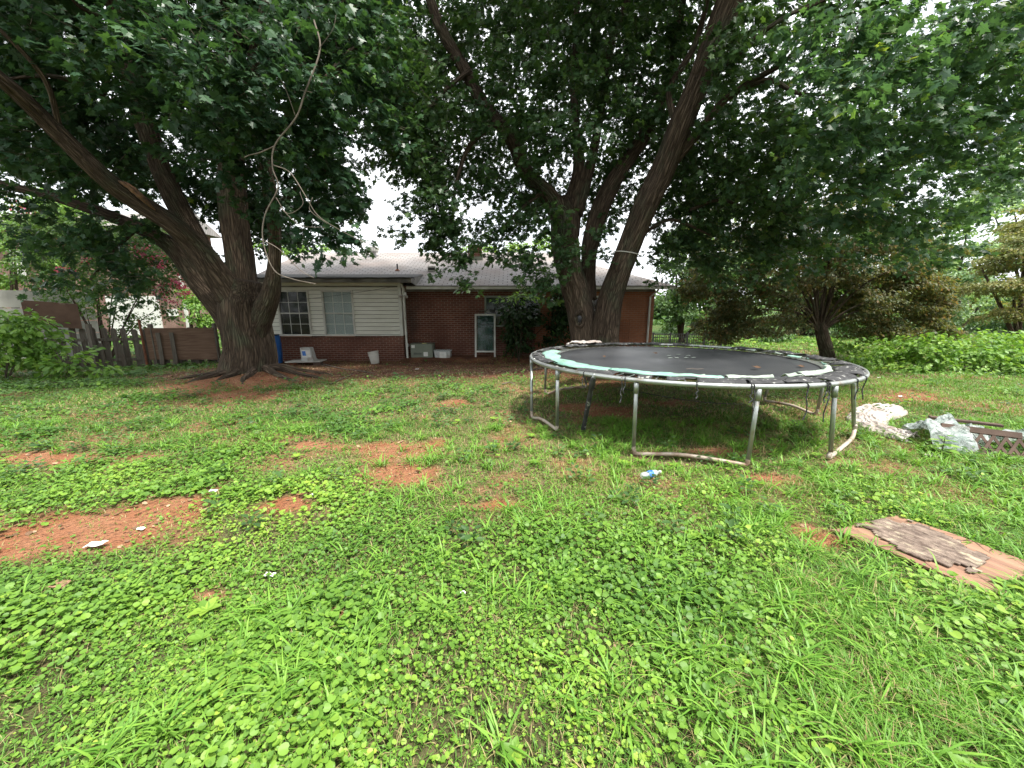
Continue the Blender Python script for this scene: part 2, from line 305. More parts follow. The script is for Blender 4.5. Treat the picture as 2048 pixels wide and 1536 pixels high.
# ---------------------------------------------------------------- object helpers
def tag(o, label=None, cat=None, group=None, kind=None):
    if label: o['label'] = label
    if cat: o['category'] = cat
    if group: o['group'] = group
    if kind: o['kind'] = kind
    return o
def thing(name, label, cat, loc=(0, 0, 0), group=None):
    o = bpy.data.objects.new(name, None); COL.objects.link(o); o.location = loc
    o.empty_display_size = .2
    return tag(o, label, cat, group)
def worldloc(o):
    v = Vector((0, 0, 0))
    while o: v += Vector(o.location); o = o.parent
    return v
class MB:
    def __init__(s): s.v = []; s.f = []; s.bc = []; s.hasbc = False; s.m = []
    def add(s, vs, fs, mi=0):
        b = len(s.v); s.v += [tuple(map(float, q)) for q in vs]; s.f += [tuple(b + i for i in f) for f in fs]; s.m += [mi] * len(fs)
        return s
    def box(s, lo, hi, mi=0, bev=0):
        x0, y0, z0 = lo; x1, y1, z1 = hi
        c = [(x0, y0, z0), (x1, y0, z0), (x1, y1, z0), (x0, y1, z0), (x0, y0, z1), (x1, y0, z1), (x1, y1, z1), (x0, y1, z1)]
        return s.add(c, [(0, 3, 2, 1), (4, 5, 6, 7), (0, 1, 5, 4), (1, 2, 6, 5), (2, 3, 7, 6), (3, 0, 4, 7)], mi)
    def obox(s, c, ax, ay, az, mi=0):
        c, ax, ay, az = map(Vector, (c, ax, ay, az))
        q = [c + i * ax + j * ay + k * az for k in (-1, 1) for (i, j) in ((-1, -1), (1, -1), (1, 1), (-1, 1))]
        return s.add(q, [(0, 3, 2, 1), (4, 5, 6, 7), (0, 1, 5, 4), (1, 2, 6, 5), (2, 3, 7, 6), (3, 0, 4, 7)], mi)
    def tube(s, pts, rad, seg=8, mi=0, cap=True, rough=0, bark=False, flare=None):
        pts = [np.array(p, float) for p in pts]; n = len(pts)
        if not hasattr(rad, '__len__'): rad = [rad] * n
        up = np.array((0.13, .97, .21)); b0 = len(s.v); L = 0; ph = random.random() * 50
        prev = None; vs = []; fs = []; bc = []
        for i in range(n):
            t = pts[min(i + 1, n - 1)] - pts[max(i - 1, 0)]; t = t / (np.linalg.norm(t) + 1e-9)
            if prev is None:
                u = np.cross(t, up)
                if np.linalg.norm(u) < .2: u = np.cross(t, (1, 0, 0))
            else: u = prev - t * np.dot(prev, t)
            u = u / np.linalg.norm(u); w = np.cross(t, u); prev = u
            if i: L += np.linalg.norm(pts[i] - pts[i - 1])
            for k in range(seg):
                a = 2 * math.pi * k / seg; r = rad[i]
                if rough:
                    rr = float(fbm(a * 3.2 + ph + 20 * (1 + math.cos(a)) * .0, L * 1.6 + ph)) if False else 0
                    rr = math.sin(3 * a + ph + L * .9) * .05 + math.sin(5 * a - ph + L * 1.7) * .035 + math.sin(11 * a + 2.2 * math.sin(L * 3 + ph)) * .02 + (vnoise(k * .9 + ph, L * 3) - .5) * .07
                    r = r * (1 + rough * rr)
                if flare: r = r * flare(a, pts[i])
                vs.append(pts[i] + (u * math.cos(a) + w * math.sin(a)) * r)
                if bark: bc.append((math.cos(a) * rad[i] + ph, math.sin(a) * rad[i], L))
        for i in range(n - 1):
            for k in range(seg):
                k2 = (k + 1) % seg
                fs.append((i * seg + k, i * seg + k2, (i + 1) * seg + k2, (i + 1) * seg + k))
        if cap: fs.append(tuple(range(seg))[::-1]); fs.append(tuple((n - 1) * seg + k for k in range(seg)))
        s.add(vs, fs, mi)
        if bark: s.hasbc = True; s.bc += bc
        return s
    def lathe(s, c, prof, seg=20, axis=(0, 0, 1), mi=0, cap=True):
        ax = Vector(axis).normalized(); return s.tube([Vector(c) + ax * h for h, r in prof], [max(r, 1e-4) for h, r in prof], seg, mi, cap)
    def sheet(s, fn, nu, nv, th=.004, mi=0):
        g = [[Vector(fn(i / nu, j / nv)) for j in range(nv + 1)] for i in range(nu + 1)]
        vs = [g[i][j] for i in range(nu + 1) for j in range(nv + 1)]
        k = len(vs); vs = vs + [q - Vector((0, 0, th)) for q in vs]; W = nv + 1; fs = []
        for i in range(nu):
            for j in range(nv):
                a, b, c, d = i * W + j, (i + 1) * W + j, (i + 1) * W + j + 1, i * W + j + 1
                fs.append((a, b, c, d)); fs.append((k + a, k + d, k + c, k + b))
        rim = [(i, 0) for i in range(nu)] + [(nu, j) for j in range(nv)] + [(i, nv) for i in range(nu, 0, -1)] + [(0, j) for j in range(nv, 0, -1)]
        idx = [i * W + j for i, j in rim]
        for a, b in zip(idx, idx[1:] + idx[:1]): fs.append((b, a, a + k, b + k))
        return s.add(vs, fs, mi)
    def build(s, name, m, parent=None, smooth=False, bevel=0):
        off = worldloc(parent) if parent else Vector((0, 0, 0))
        me = bpy.data.meshes.new(name)
        me.from_pydata([tuple(Vector(q) - off) for q in s.v], [], s.f)
        ms = m if isinstance(m, (list, tuple)) else [m]
        for q in ms: me.materials.append(mat[q] if isinstance(q, str) else q)
        if len(ms) > 1: me.polygons.foreach_set('material_index', s.m)
        if smooth: me.polygons.foreach_set('use_smooth', [True] * len(me.polygons))
        if s.hasbc and len(s.bc) == len(s.v):
            at = me.attributes.new('bc', 'FLOAT_VECTOR', 'POINT'); at.data.foreach_set('vector', np.array(s.bc, dtype=np.float32).ravel())
        me.validate(); me.update()
        o = bpy.data.objects.new(name, me); COL.objects.link(o)
        if parent: o.parent = parent
        if bevel:
            md = o.modifiers.new('bevel', 'BEVEL'); md.width = bevel; md.segments = 2; md.limit_method = 'ANGLE'
        return o
def solo(mb, name, m, label, cat, group=None, kind=None, smooth=False, bevel=0, origin=None):
    o = mb.build(name, m, None, smooth, bevel)
    if origin is not None:
        origin = Vector(origin); me = o.data
        co = np.empty(len(me.vertices) * 3, np.float32); me.vertices.foreach_get('co', co)
        co = co.reshape(-1, 3) - np.array(origin, np.float32); me.vertices.foreach_set('co', co.ravel()); me.update(); o.location = origin
    return tag(o, label, cat, group, kind)

# ---------------------------------------------------------------- scattering leaves as real little faces
def tmpl_maple():
    h = [(.02, 0), (.20, -.06), (.40, .06), (.24, .24), (.60, .46), (.36, .50), (.30, .66), (.17, .60), (0, 1)]
    vs = [(x, y, -.22 * abs(x) - .10 * y * y) for x, y in h] + [(-x, y, -.22 * abs(x) - .10 * y * y) for x, y in h[:-1]]
    return np.array(vs), [list(range(9)), [8, 16, 15, 14, 13, 12, 11, 10, 9]]
def tmpl_oval(w=.3):
    h = [(0, 0), (w * .8, .22), (w, .5), (w * .6, .8), (0, 1)]
    vs = [(x, y, .16 * abs(x) - .18 * y * y) for x, y in h] + [(-x, y, .16 * abs(x) - .18 * y * y) for x, y in h[1:-1]]
    return np.array(vs), [[0, 1, 2, 3, 4], [0, 4, 7, 6, 5]]
def tmpl_round():
    h = [(0, .12), (.2, 0), (.44, .14), (.52, .42), (.42, .74), (.2, .93), (0, .96)]
    vs = [(x, y, .22 * abs(x)) for x, y in h] + [(-x, y, .22 * abs(x)) for x, y in h[1:-1]]
    return np.array(vs), [[0, 1, 2, 3, 4, 5, 6], [0, 6, 11, 10, 9, 8, 7]]
def tmpl_tri():
    return np.array([(0, 0, 0), (.42, .25, -.05), (.3, .75, -.06), (0, 1, -.1), (-.36, .6, -.05), (-.4, .2, -.05)]), [[0, 1, 2, 3, 4, 5]]
T = dict(maple=tmpl_maple(), oval=tmpl_oval(), narrow=tmpl_oval(.17), round=tmpl_round(), tri=tmpl_tri())
def unit(a): return a / (np.linalg.norm(a, axis=1, keepdims=True) + 1e-9)
def mesh_np(name, V, polys_tmpl, K, N, tint, m, parent=None, off=(0, 0, 0), kverts=None):
    me = bpy.data.meshes.new(name)
    V = V - np.array(off)
    me.vertices.add(N * K); me.vertices.foreach_set('co', V.astype(np.float32).ravel())
    L = np.concatenate([np.array(p) for p in polys_tmpl]); nl = len(L)
    loops = (np.arange(N)[:, None] * K + L[None, :]).ravel()
    me.loops.add(N * nl); me.loops.foreach_set('vertex_index', loops.astype(np.int32))
    sizes = np.array([len(p) for p in polys_tmpl]); st = np.concatenate([[0], np.cumsum(sizes)[:-1]])
    me.polygons.add(N * len(sizes))
    me.polygons.foreach_set('loop_start', (np.arange(N)[:, None] * nl + st[None, :]).ravel().astype(np.int32))
    at = me.attributes.new('tint', 'FLOAT', 'POINT'); at.data.foreach_set('value', np.repeat(tint, K).astype(np.float32))
    me.update(calc_edges=True)
    me.materials.append(mat[m])
    o = bpy.data.objects.new(name, me); COL.objects.link(o)
    if parent: o.parent = parent
    return o
def leaves(name, m, tm, pos, tip, nor, size, tint, parent=None):
    vs, polys = T[tm]; K = len(vs); N = len(pos)
    tip = unit(tip); nor = unit(nor - tip * (nor * tip).sum(1, keepdims=True)); sd = np.cross(tip, nor)
    V = pos[:, None, :] + size[:, None, None] * (vs[None, :, 0:1] * sd[:, None, :] + vs[None, :, 1:2] * tip[:, None, :] + vs[None, :, 2:3] * nor[:, None, :])
    off = worldloc(parent) if parent else Vector((0, 0, 0))
    return mesh_np(name, V.reshape(-1, 3), polys, K, N, tint, m, parent, tuple(off))
class Foliage:
    """collects sprays: a short twig that carries a dozen leaves"""
    def __init__(s, axis, lsize=.13, per=11, droop=.45, tw=.45, flat=.55):
        s.axis = np.array(axis, float); s.ls = lsize; s.per = per; s.droop = droop; s.tw = tw; s.flat = flat
        s.pos = []; s.tip = []; s.nor = []; s.size = []; s.tint = []; s.tws = []; s.twe = []
    def clump(s, c, r, lai, shell=2.0, tshift=0.):
        c = np.array(c, float); r = np.array(r, float)
        area = math.pi * (r[0] + r[1]) / 2 * r[2]; nl = lai * area / (.42 * s.ls ** 2); n = max(2, int(nl / s.per))
        d = unit(rng.normal(size=(n, 3))); rr = rng.random(n) ** (1 / shell)
        # break the ellipsoid up so that its outline is uneven
        lump = .72 + .5 * vnoise(d[:, 0] * 2.3 + c[0] * 3 + 40, d[:, 2] * 2.3 + d[:, 1] * 1.7 + c[2] * 3 + 40)
        p = c + d * r * (rr * lump)[:, None]
        out = p - np.array([s.axis[0], s.axis[1], 0]); out[:, 2] = 0; out = unit(out) * .8 + rng.normal(size=(n, 3)) * [.55, .55, .25] + d * .35
        out[:, 2] -= s.droop * rng.random(n); out = unit(out)
        L = s.tw * (.6 + .8 * rng.random(n))
        s.tws.append(p - out * (L * .5)[:, None]); s.twe.append(p + out * (L * .5)[:, None])
        k = s.per; t = rng.random((n, k))
        side = unit(np.cross(out, [0, 0, 1.]) + 1e-3)
        sgn = rng.choice([-1, 1], (n, k))
        q = p[:, None] + out[:, None] * ((t - .5) * L[:, None])[..., None] + side[:, None] * (sgn * (.03 + .5 * rng.random((n, k)) * s.ls))[..., None]
        q[..., 2] += rng.normal(size=(n, k)) * s.ls * .35
        tp = out[:, None] * .8 + side[:, None] * (sgn * (.5 + .4 * rng.random((n, k))))[..., None] + rng.normal(size=(n, k, 3)) * .3
        tp[..., 2] -= .25 + s.droop * rng.random((n, k))
        no = np.zeros((n, k, 3)); no[..., 2] = s.flat + .3; no += rng.normal(size=(n, k, 3)) * .42
        base = rng.random(n)[:, None] * .55
        ti = np.clip(base + .45 * rng.random((n, k)) + tshift, 0, 1)
        s.pos.append(q.reshape(-1, 3)); s.tip.append(tp.reshape(-1, 3)); s.nor.append(no.reshape(-1, 3))
        s.size.append(s.ls * (.6 + .6 * rng.random(n * k))); s.tint.append(ti.ravel())
    def pc(s, px, py, Y, rx, ry, lai=2.2, dep=1.1, shell=2.0, tshift=0.):
        c = P(px, py, Y); k = c.y / F / (CP + (768 - py) / F * SP)
        s.clump(c, (rx * k, (rx + ry) / 2 * k * dep, ry * k), lai, shell, tshift)
    def sub(s, px, py, Y, rx, ry, lai=2.2, n=9, dep=1.1):
        c = P(px, py, Y); k = c.y / F / (CP + (768 - py) / F * SP); r_ = np.array((rx * k, (rx + ry) / 2 * k * dep, ry * k))
        d = unit(rng.normal(size=(n, 3))) * (rng.random((n, 1)) ** .45) * .8
        for q in d:
            f = rng.uniform(.28, .5); s.clump(np.array(c) + q * r_, (r_[0] * f, r_[1] * f, r_[2] * f * .55), lai / (n * f * f * .55) * 1.15)
    def build(s, parent, m, tm='maple', name='crown', twigs=True, cull=None):
        pos = np.concatenate(s.pos); tip = np.concatenate(s.tip); nor = np.concatenate(s.nor); size = np.concatenate(s.size); tint = np.concatenate(s.tint)
        keep = pos[:, 2] > gz(pos[:, 0], pos[:, 1]) + .03
        if cull is not None: keep &= cull(pos)
        o = leaves(name, m, tm, pos[keep], tip[keep], nor[keep], size[keep], tint[keep], parent)
        if twigs:
            a = np.concatenate(s.tws); b = np.concatenate(s.twe); k2 = a[:, 2] > gz(a[:, 0], a[:, 1]) + .02
            if cull is not None: k2 &= cull(a) & cull(b)
            a, b = a[k2], b[k2]; n = len(a)
            u = unit(np.cross(b - a, [0.1, .2, 1.])); w = unit(np.cross(b - a, u)); r = .0045 * s.ls / .13
            V = np.stack([a + u * r, a - u * r * .5 + w * r * .87, a - u * r * .5 - w * r * .87, b], 1)
            mesh_np('twigs', V.reshape(-1, 3), [[0, 1, 3], [1, 2, 3], [2, 0, 3]], 4, n, np.zeros(n), 'twig', parent, tuple(worldloc(parent)))
        return o
def limb(parent, pts, name='limb', m='bark', seg=22, n=8, rough=1., flare=None, world=False):
    """pts: (px, py, depth, width in photo pixels)"""
    q = []
    for a in pts:
        if world: q.append(a)
        else:
            c = P(a[0], a[1], a[2]); q.append((c.x, c.y, c.z, a[3] / 2 * a[2] / F / (CP + (768 - a[1]) / F * SP) / math.hypot(1, (a[0] - 1024) / F)))
    c = catmull(q, n)
    return MB().tube([k[:3] for k in c], [max(k[3], .004) for k in c], seg, rough=rough, bark=True, flare=flare).build(name, m, parent, True)

# ================================================================ GROUND
def ell(px, py, rx, ry):
    a = G(px, py); b = G(px + rx, py); c = G(px, py - ry); d = G(px, py + ry)
    return (a.x, (c.y + d.y) / 2, abs(b.x - a.x), abs(c.y - d.y) / 2)
BARE = [ell(120, 1065, 300, 62), ell(330, 1020, 150, 45), ell(800, 955, 90, 32), ell(760, 895, 120, 22), ell(120, 918, 150, 22), ell(560, 1010, 70, 16),
        ell(900, 806, 45, 9), ell(620, 893, 60, 12), ell(1200, 822, 110, 16), ell(1340, 806, 60, 9), ell(1800, 795, 110, 12), ell(1640, 1075, 70, 35),
        ell(1560, 960, 60, 15), ell(470, 790, 120, 14), ell(680, 1230, 40, 16), ell(420, 1190, 60, 14), ell(1000, 1010, 60, 14), ell(1450, 905, 120, 12), ell(1880, 1290, 30, 12)]
def bare(x, y):
    x = np.asarray(x, float); y = np.asarray(y, float)
    w = fbm(x * 2.3 + 3, y * 2.3 + 5, 5) - .5
    b = np.zeros_like(x)
    for ex, ey, rx, ry in BARE:
        d = np.sqrt(((x - ex) / rx) ** 2 + ((y - ey) / ry) ** 2)
        b = np.maximum(b, .9 * (1 - ss(.15, 1.45, d + w * 2.2)))
    house = ss(7.9, 9.3, y + w * 2.2 - .25 * np.exp(-((x + 5.8) / 2.0) ** 2) * -4) * (1 - ss(4.2, 6.5, x + w)) * ss(-9.5, -7.6, x + w * 2)
    b = np.maximum(b, house * .95)
    b = np.maximum(b, .97 - ss(1.1, 2.2, np.hypot(x - TREE_L[0], y - TREE_L[1]) + w))
    b = np.maximum(b, .97 - ss(1.3, 2.7, np.hypot(x - TREE_M[0], y - TREE_M[1]) + w))
    b = np.maximum(b, .34 * ss(.50, .66, fbm(x * 1.3 + 31, y * 1.6 + 12, 5)) * ss(2.0, 3.4, y))
    b = b + .55 * (fbm(x * 7 + 40, y * 7 + 80, 3) - .5) * np.sin(np.pi * np.clip(b, 0, 1))
    return np.clip(b, 0, 1)
def axis_pts(lo, hi, step, far):
    a = list(np.arange(lo, hi + 1e-6, step)); s = step; x = hi
    right = []
    while x < far: s *= 1.35; x += s; right.append(x)
    x = lo; s = step; left = []
    while x > -far: s *= 1.35; x -= s; left.append(x)
    return np.array(left[::-1] + a + right)
gx = axis_pts(-12, 12, .075, 400); gy = axis_pts(-1.0, 14, .06, 400); gy = gy[gy > -60]
GX, GY = np.meshgrid(gx, gy); GZ = gz(GX, GY) + .012 * (fbm(GX * 9, GY * 9, 2) - .5)
nx, ny = len(gx), len(gy)
me = bpy.data.meshes.new('ground')
me.vertices.add(nx * ny); me.vertices.foreach_set('co', np.stack([GX, GY, GZ], -1).astype(np.float32).ravel())
i = np.arange(nx - 1)[None, :] + np.arange(ny - 1)[:, None] * nx
q = np.stack([i, i + 1, i + nx + 1, i + nx], -1).reshape(-1)
me.loops.add(len(q)); me.loops.foreach_set('vertex_index', q.astype(np.int32))
me.polygons.add(len(q) // 4); me.polygons.foreach_set('loop_start', (np.arange(len(q) // 4) * 4).astype(np.int32))
at = me.attributes.new('bare', 'FLOAT', 'POINT'); at.data.foreach_set('value', bare(GX, GY).astype(np.float32).ravel())
me.polygons.foreach_set('use_smooth', [True] * (len(q) // 4))
me.update(calc_edges=True); me.materials.append(mat['ground'])
go = bpy.data.objects.new('ground', me); COL.objects.link(go); go['kind'] = 'structure'

# --- ground cover: round leaved weeds, grass, dry litter
BOARD = [G(1668, 1066), G(1790, 1036), G(2075, 1140), G(1985, 1202)]     # lying board outline on the ground
def inboard(x, y, grow=0.):
    c = sum(BOARD, Vector()) / 4; ins = np.ones_like(x, bool)
    for k in range(4):
        a, b = BOARD[k], BOARD[(k + 1) % 4]
        nx_, ny_ = -(b.y - a.y), (b.x - a.x); L = math.hypot(nx_, ny_); s = 1 if ((c.x - a.x) * nx_ + (c.y - a.y) * ny_) > 0 else -1
        ins &= s * ((x - a.x) * nx_ + (y - a.y) * ny_) / L > -grow
    return ins
RAILS = [(G(1266, 910), G(1494, 938)), (G(1063, 836), G(1114, 866)), (G(1658, 922), G(1706, 876))]
def onrail(x, y):
    m_ = np.zeros_like(x, bool)
    for a, b in RAILS:
        t = np.clip(((x - a.x) * (b.x - a.x) + (y - a.y) * (b.y - a.y)) / ((b.x - a.x) ** 2 + (b.y - a.y) ** 2), 0, 1)
        m_ |= (np.abs(x - a.x - t * (b.x - a.x)) < .07) & (y < a.y + t * (b.y - a.y) + .05) & (y > a.y + t * (b.y - a.y) - .14)
    return m_
def bandpts(n_m2, y0, y1, xl=None, xr=None):
    w = lambda y: 1.5 * y + 3.4
    W = w(y1); n = int(n_m2 * (y1 - y0) * 2 * W)
    x = rng.uniform(-W, W, n); y = rng.uniform(y0, y1, n)
    k = (np.abs(x) < w(y)) & ~inboard(x, y, -.02)
    k &= ~onrail(x, y) | (rng.random(n) < .25)
    # nothing grows inside the house
    k &= ~((y > 12.55) & (x < -3.4) & (x > -9)) & ~((y > 13.0) & (x < 5.0) & (x > -9)) & ~((y > 12.4) & (x < -.7) & (x > -3.6))
    return x[k], y[k]
def grasszone(x, y):            # 1 where long grass wins over the round leaved weeds
    return np.clip(ss(.42, .58, fbm(x * .8 + 50, y * .8 + 7, 3)) * .55 + ss(-.3, 1.5, x - .12 * y) * .85 + ss(2.6, 4.2, y) * .38 - .35 * ss(.6, 2.5, -x), 0, 1)
cp, ct, cn, cs, ctn = [], [], [], [], []
for dens, y0, y1, s0 in ((8000, .6, 2.0, .0215), (5400, 2.0, 3.4, .0225), (3900, 3.4, 5.4, .024), (1300, 5.4, 8.5, .036), (230, 8.5, 13, .07), (90, 13, 22, .12)):
    x, y = bandpts(dens, y0, y1); b = bare(x, y); g = grasszone(x, y)
    cl = ss(.30, .46, fbm(x * 2.6 + 5, y * 2.6, 3))
    thin = ss(2.4, 3.8, y) * (1 - .4 * ss(8, 10, y)) * ss(.30, .55, fbm(x * .9 + 61, y * 1.5 + 22, 4)) * (.20 + .80 * ss(-3.0, -1.0, x))
    k = rng.random(len(x)) < (1 - b) ** 1.6 * (1.05 - .72 * g) * (1 - .85 * thin) * (.35 + .65 * cl)
    x, y, g = x[k], y[k], g[k]; n = len(x)
    h = (.012 + .045 * rng.random(n) ** 1.4) * (1 + .7 * ss(4, 9, y))
    h = h * (.5 + ss(.3, .75, fbm(x * 1.3 + 15, y * 1.3 + 5, 3)))
    cp.append(np.stack([x, y, gz(x, y) + h], 1)); a = rng.uniform(0, 2 * np.pi, n)
    ct.append(np.stack([np.cos(a), np.sin(a), rng.normal(size=n) * .25], 1))
    cn.append(np.stack([rng.normal(size=n) * .33, rng.normal(size=n) * .33 - .15, np.ones(n)], 1))
    cs.append(s0 * (.36 + 1.1 * rng.random(n) ** 1.9) * (.66 + .55 * ss(.3, .75, fbm(x * 1.3 + 15, y * 1.3 + 5, 3))) * (1 + .35 * ss(.5, .8, fbm(x * 1.7, y * 1.7 + 70, 2))))
    patch = fbm(x * 1.1 + 90, y * 1.1 + 20, 3)
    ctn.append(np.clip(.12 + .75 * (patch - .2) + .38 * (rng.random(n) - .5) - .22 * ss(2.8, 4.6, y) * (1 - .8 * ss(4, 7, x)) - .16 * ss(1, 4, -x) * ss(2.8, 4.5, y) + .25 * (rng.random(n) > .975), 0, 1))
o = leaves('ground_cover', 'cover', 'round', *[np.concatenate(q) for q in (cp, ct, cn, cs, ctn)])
tag(o, 'low round leaved weeds creeping over the yard', 'weeds', kind='stuff')
# plantain rosettes: broad long leaves here and there
pp, pt, pn, ps, pti = [], [], [], [], []
x, y = bandpts(2.6, .8, 5.5); k = rng.random(len(x)) < (1 - bare(x, y)); x, y = x[k], y[k]
for X, Y in zip(x, y):
    m_ = random.randint(5, 8); a = np.arange(m_) * 2.399 + random.random() * 6
    L = random.uniform(.035, .085)
    pp.append(np.stack([np.full(m_, X), np.full(m_, Y), np.full(m_, float(gz(X, Y)) + .03)], 1))
    pt.append(np.stack([np.cos(a), np.sin(a), np.full(m_, .45)], 1)); pn.append(np.stack([-np.cos(a) * .4, -np.sin(a) * .4, np.ones(m_)], 1))
    ps.append(L * (.7 + .4 * rng.random(m_))); pti.append(np.clip(.15 + .5 * rng.random(m_), 0, .9))
o = leaves('broadleaf_weeds', 'cover', 'oval', *[np.concatenate(q) for q in (pp, pt, pn, ps, pti)])
tag(o, 'broad plantain leaves growing among the lawn weeds', 'weeds', kind='stuff')
def blades(name, pos, yaw, h, w, lean, tint, m='grass'):
    N = len(pos); d = np.stack([np.cos(yaw), np.sin(yaw), np.zeros(N)], 1); sdv = np.stack([-np.sin(yaw), np.cos(yaw), np.zeros(N)], 1)
    vs = []
    for t, ww in ((0, .8), (.35, 1), (.7, .7), (1, 0)):
        c = pos + d * (lean * t ** 1.7 * h)[:, None] + np.array([0, 0, 1.]) * (h * (t - .42 * lean * t * t * t))[:, None]
        if ww: vs += [c - sdv * (w * ww / 2)[:, None], c + sdv * (w * ww / 2)[:, None]]
        else: vs.append(c)
    V = np.stack(vs, 1)
    return mesh_np(name, V.reshape(-1, 3), [[0, 1, 3, 2], [2, 3, 5, 4], [4, 5, 6]], 7, N, tint, m)
bp, by_, bh, bw, bl, bt = [], [], [], [], [], []
def addb(x, y, h, w, lean, tint):
    n = len(x); bp.append(np.stack([x, y, gz(x, y) - .004], 1)); by_.append(rng.uniform(0, 2 * np.pi, n)); bh.append(h); bw.append(w); bl.append(lean); bt.append(tint)
for dens, y0, y1, w0 in ((9000, .6, 2.0, .0030), (4600, 2.0, 3.4, .0036), (2900, 3.4, 5.4, .0045), (1300, 5.4, 8.5, .0075), (420, 8.5, 13, .012), (130, 13, 24, .025)):
    x, y = bandpts(dens, y0, y1); b = bare(x, y); g = grasszone(x, y)
    k = rng.random(len(x)) < (1 - b * .80) * (.42 + .58 * g); x, y, b, g = x[k], y[k], b[k], g[k]; n = len(x)
    tuft = fbm(x * 2.2 + 11, y * 2.2 + 33, 3)
    h = (.025 + .045 * rng.random(n) + .10 * g * ss(.45, .75, tuft) * rng.random(n)) * (1 + .35 * ss(5, 12, y)) * (1 - .45 * b)
    dry = rng.random(n) < .06 + .35 * b + .20 * ss(2.2, 3.6, y) * (1 - ss(8, 10, y)) * (1 - ss(3.5, 6, x)) + .18 * ss(.5, .66, fbm(x * .7 + 77, y * .7 + 3, 3))
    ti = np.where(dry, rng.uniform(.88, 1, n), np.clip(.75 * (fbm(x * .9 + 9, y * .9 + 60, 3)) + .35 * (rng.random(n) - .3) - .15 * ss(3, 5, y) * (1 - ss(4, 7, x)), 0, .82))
    addb(x, y, h, w0 * (.7 + .8 * rng.random(n)), .3 + 1.1 * rng.random(n), ti)
# crabgrass tufts, broad arching blades
tx, ty = bandpts(42, .7, 5.2); g = grasszone(tx, ty); k = rng.random(len(tx)) < (1 - bare(tx, ty)) * (.1 + .9 * g ** 1.3); tx, ty = tx[k], ty[k]
m_ = 15; n = len(tx)
x = (tx[:, None] + rng.normal(size=(n, m_)) * .022).ravel(); y = (ty[:, None] + rng.normal(size=(n, m_)) * .022).ravel(); kk = ~inboard(x, y, .0); x, y = x[kk], y[kk]; n = len(x)
addb(x, y, .07 + .11 * rng.random(n), .006 + .005 * rng.random(n), .6 + 1.0 * rng.random(n), np.clip(.35 + .45 * rng.random(n), 0, .82))
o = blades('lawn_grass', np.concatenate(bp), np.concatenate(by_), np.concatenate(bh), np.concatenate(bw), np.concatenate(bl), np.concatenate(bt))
tag(o, 'uneven grass and crabgrass tufts growing across the yard', 'grass', kind='stuff')
# small upright forbs with pointed leaves, mostly in the middle distance
fx, fy = bandpts(9, 2.2, 9.5); k = (rng.random(len(fx)) < (1 - bare(fx, fy)) * (.25 + .9 * ss(.35, .6, fbm(fx * .8 + 3, fy * .8 + 44, 3))) * (.35 + .65 * ss(1.5, -2, fx))) & (fy < 9.2)
fx, fy = fx[k], fy[k]; n = len(fx); m_ = 12; hh = (.05 + .12 * rng.random(n))[:, None] * np.linspace(.25, 1, m_)[None]
a = (np.arange(m_)[None] * 2.4 + rng.uniform(0, 6, n)[:, None]); rr_ = .03 * np.ones((n, m_))
p = np.stack([fx[:, None] + rr_ * np.cos(a), fy[:, None] + rr_ * np.sin(a), gz(fx, fy)[:, None] + hh], -1).reshape(-1, 3)
t_ = np.stack([np.cos(a), np.sin(a), np.full_like(a, .25)], -1).reshape(-1, 3) + rng.normal(size=(n * m_, 3)) * .2
o = leaves('leafy_forbs', 'mid', 'oval', p, t_, rng.normal(size=(n * m_, 3)) * .25 + [0, 0, 1], .03 + .045 * rng.random(n * m_), np.clip(np.repeat(rng.random(n) * .6, m_) + .4 * rng.random(n * m_), 0, 1))
tag(o, 'small upright leafy weeds mixed into the lawn', 'weeds', kind='stuff')
# leaf litter and chips, thickest on the bare soil by the house
x, y = bandpts(80, 1.2, 8.0); x2, y2 = bandpts(420, 8.0, 13.6); x = np.r_[x, x2]; y = np.r_[y, y2]
k = rng.random(len(x)) < .10 + .8 * bare(x, y); x, y = x[k], y[k]; n = len(x); a = rng.uniform(0, 6.28, n)
o = leaves('leaf_litter', 'litter', 'tri', np.stack([x, y, gz(x, y) + .012], 1), np.stack([np.cos(a), np.sin(a), rng.normal(size=n) * .2], 1),
           np.stack([rng.normal(size=n) * .3, rng.normal(size=n) * .3, np.ones(n)], 1), .012 + .04 * rng.random(n) ** 2, rng.random(n) ** 1.6)
tag(o, 'dry brown leaf litter scattered over the bare clay', 'leaf litter', kind='stuff')

# ================================================================ HOUSE
YW, YM, ZB = 12.6, 13.1, -.22
house = thing('brick_house', 'single storey brick house with sided wing and pale shingle roof behind the trees', 'house', (0, 13, ZB))
xl = -8.6; xc = P(805, 640, YW).x; xr = P(1306, 640, YM).x
zsid = P(700, 671, YW).z; zeW = 2.44; zwt = 2.36
MB().box((xl, YW, ZB), (xc, YW + 2.2, zsid)).build('wing_brick_wall', 'brick', house)
# main wall in two runs, right run of lighter orange brick, with a window opening
zmt = 2.22
xs = P(1070, 640, YM).x
MB().box((xc + .003, YM, ZB), (xs, YM + .25, zmt)).box((xl, YM + 5, ZB), (xr, YM + 7, zmt)).build('main_brick_wall', 'brick', house)
MB().box((xs + .002, YM, ZB), (xr, YM + .25, zmt)).box((xr - .25, YM + .252, ZB), (xr, YM + 4.99, zmt)).build('side_brick_wall', 'brick_orange', house)
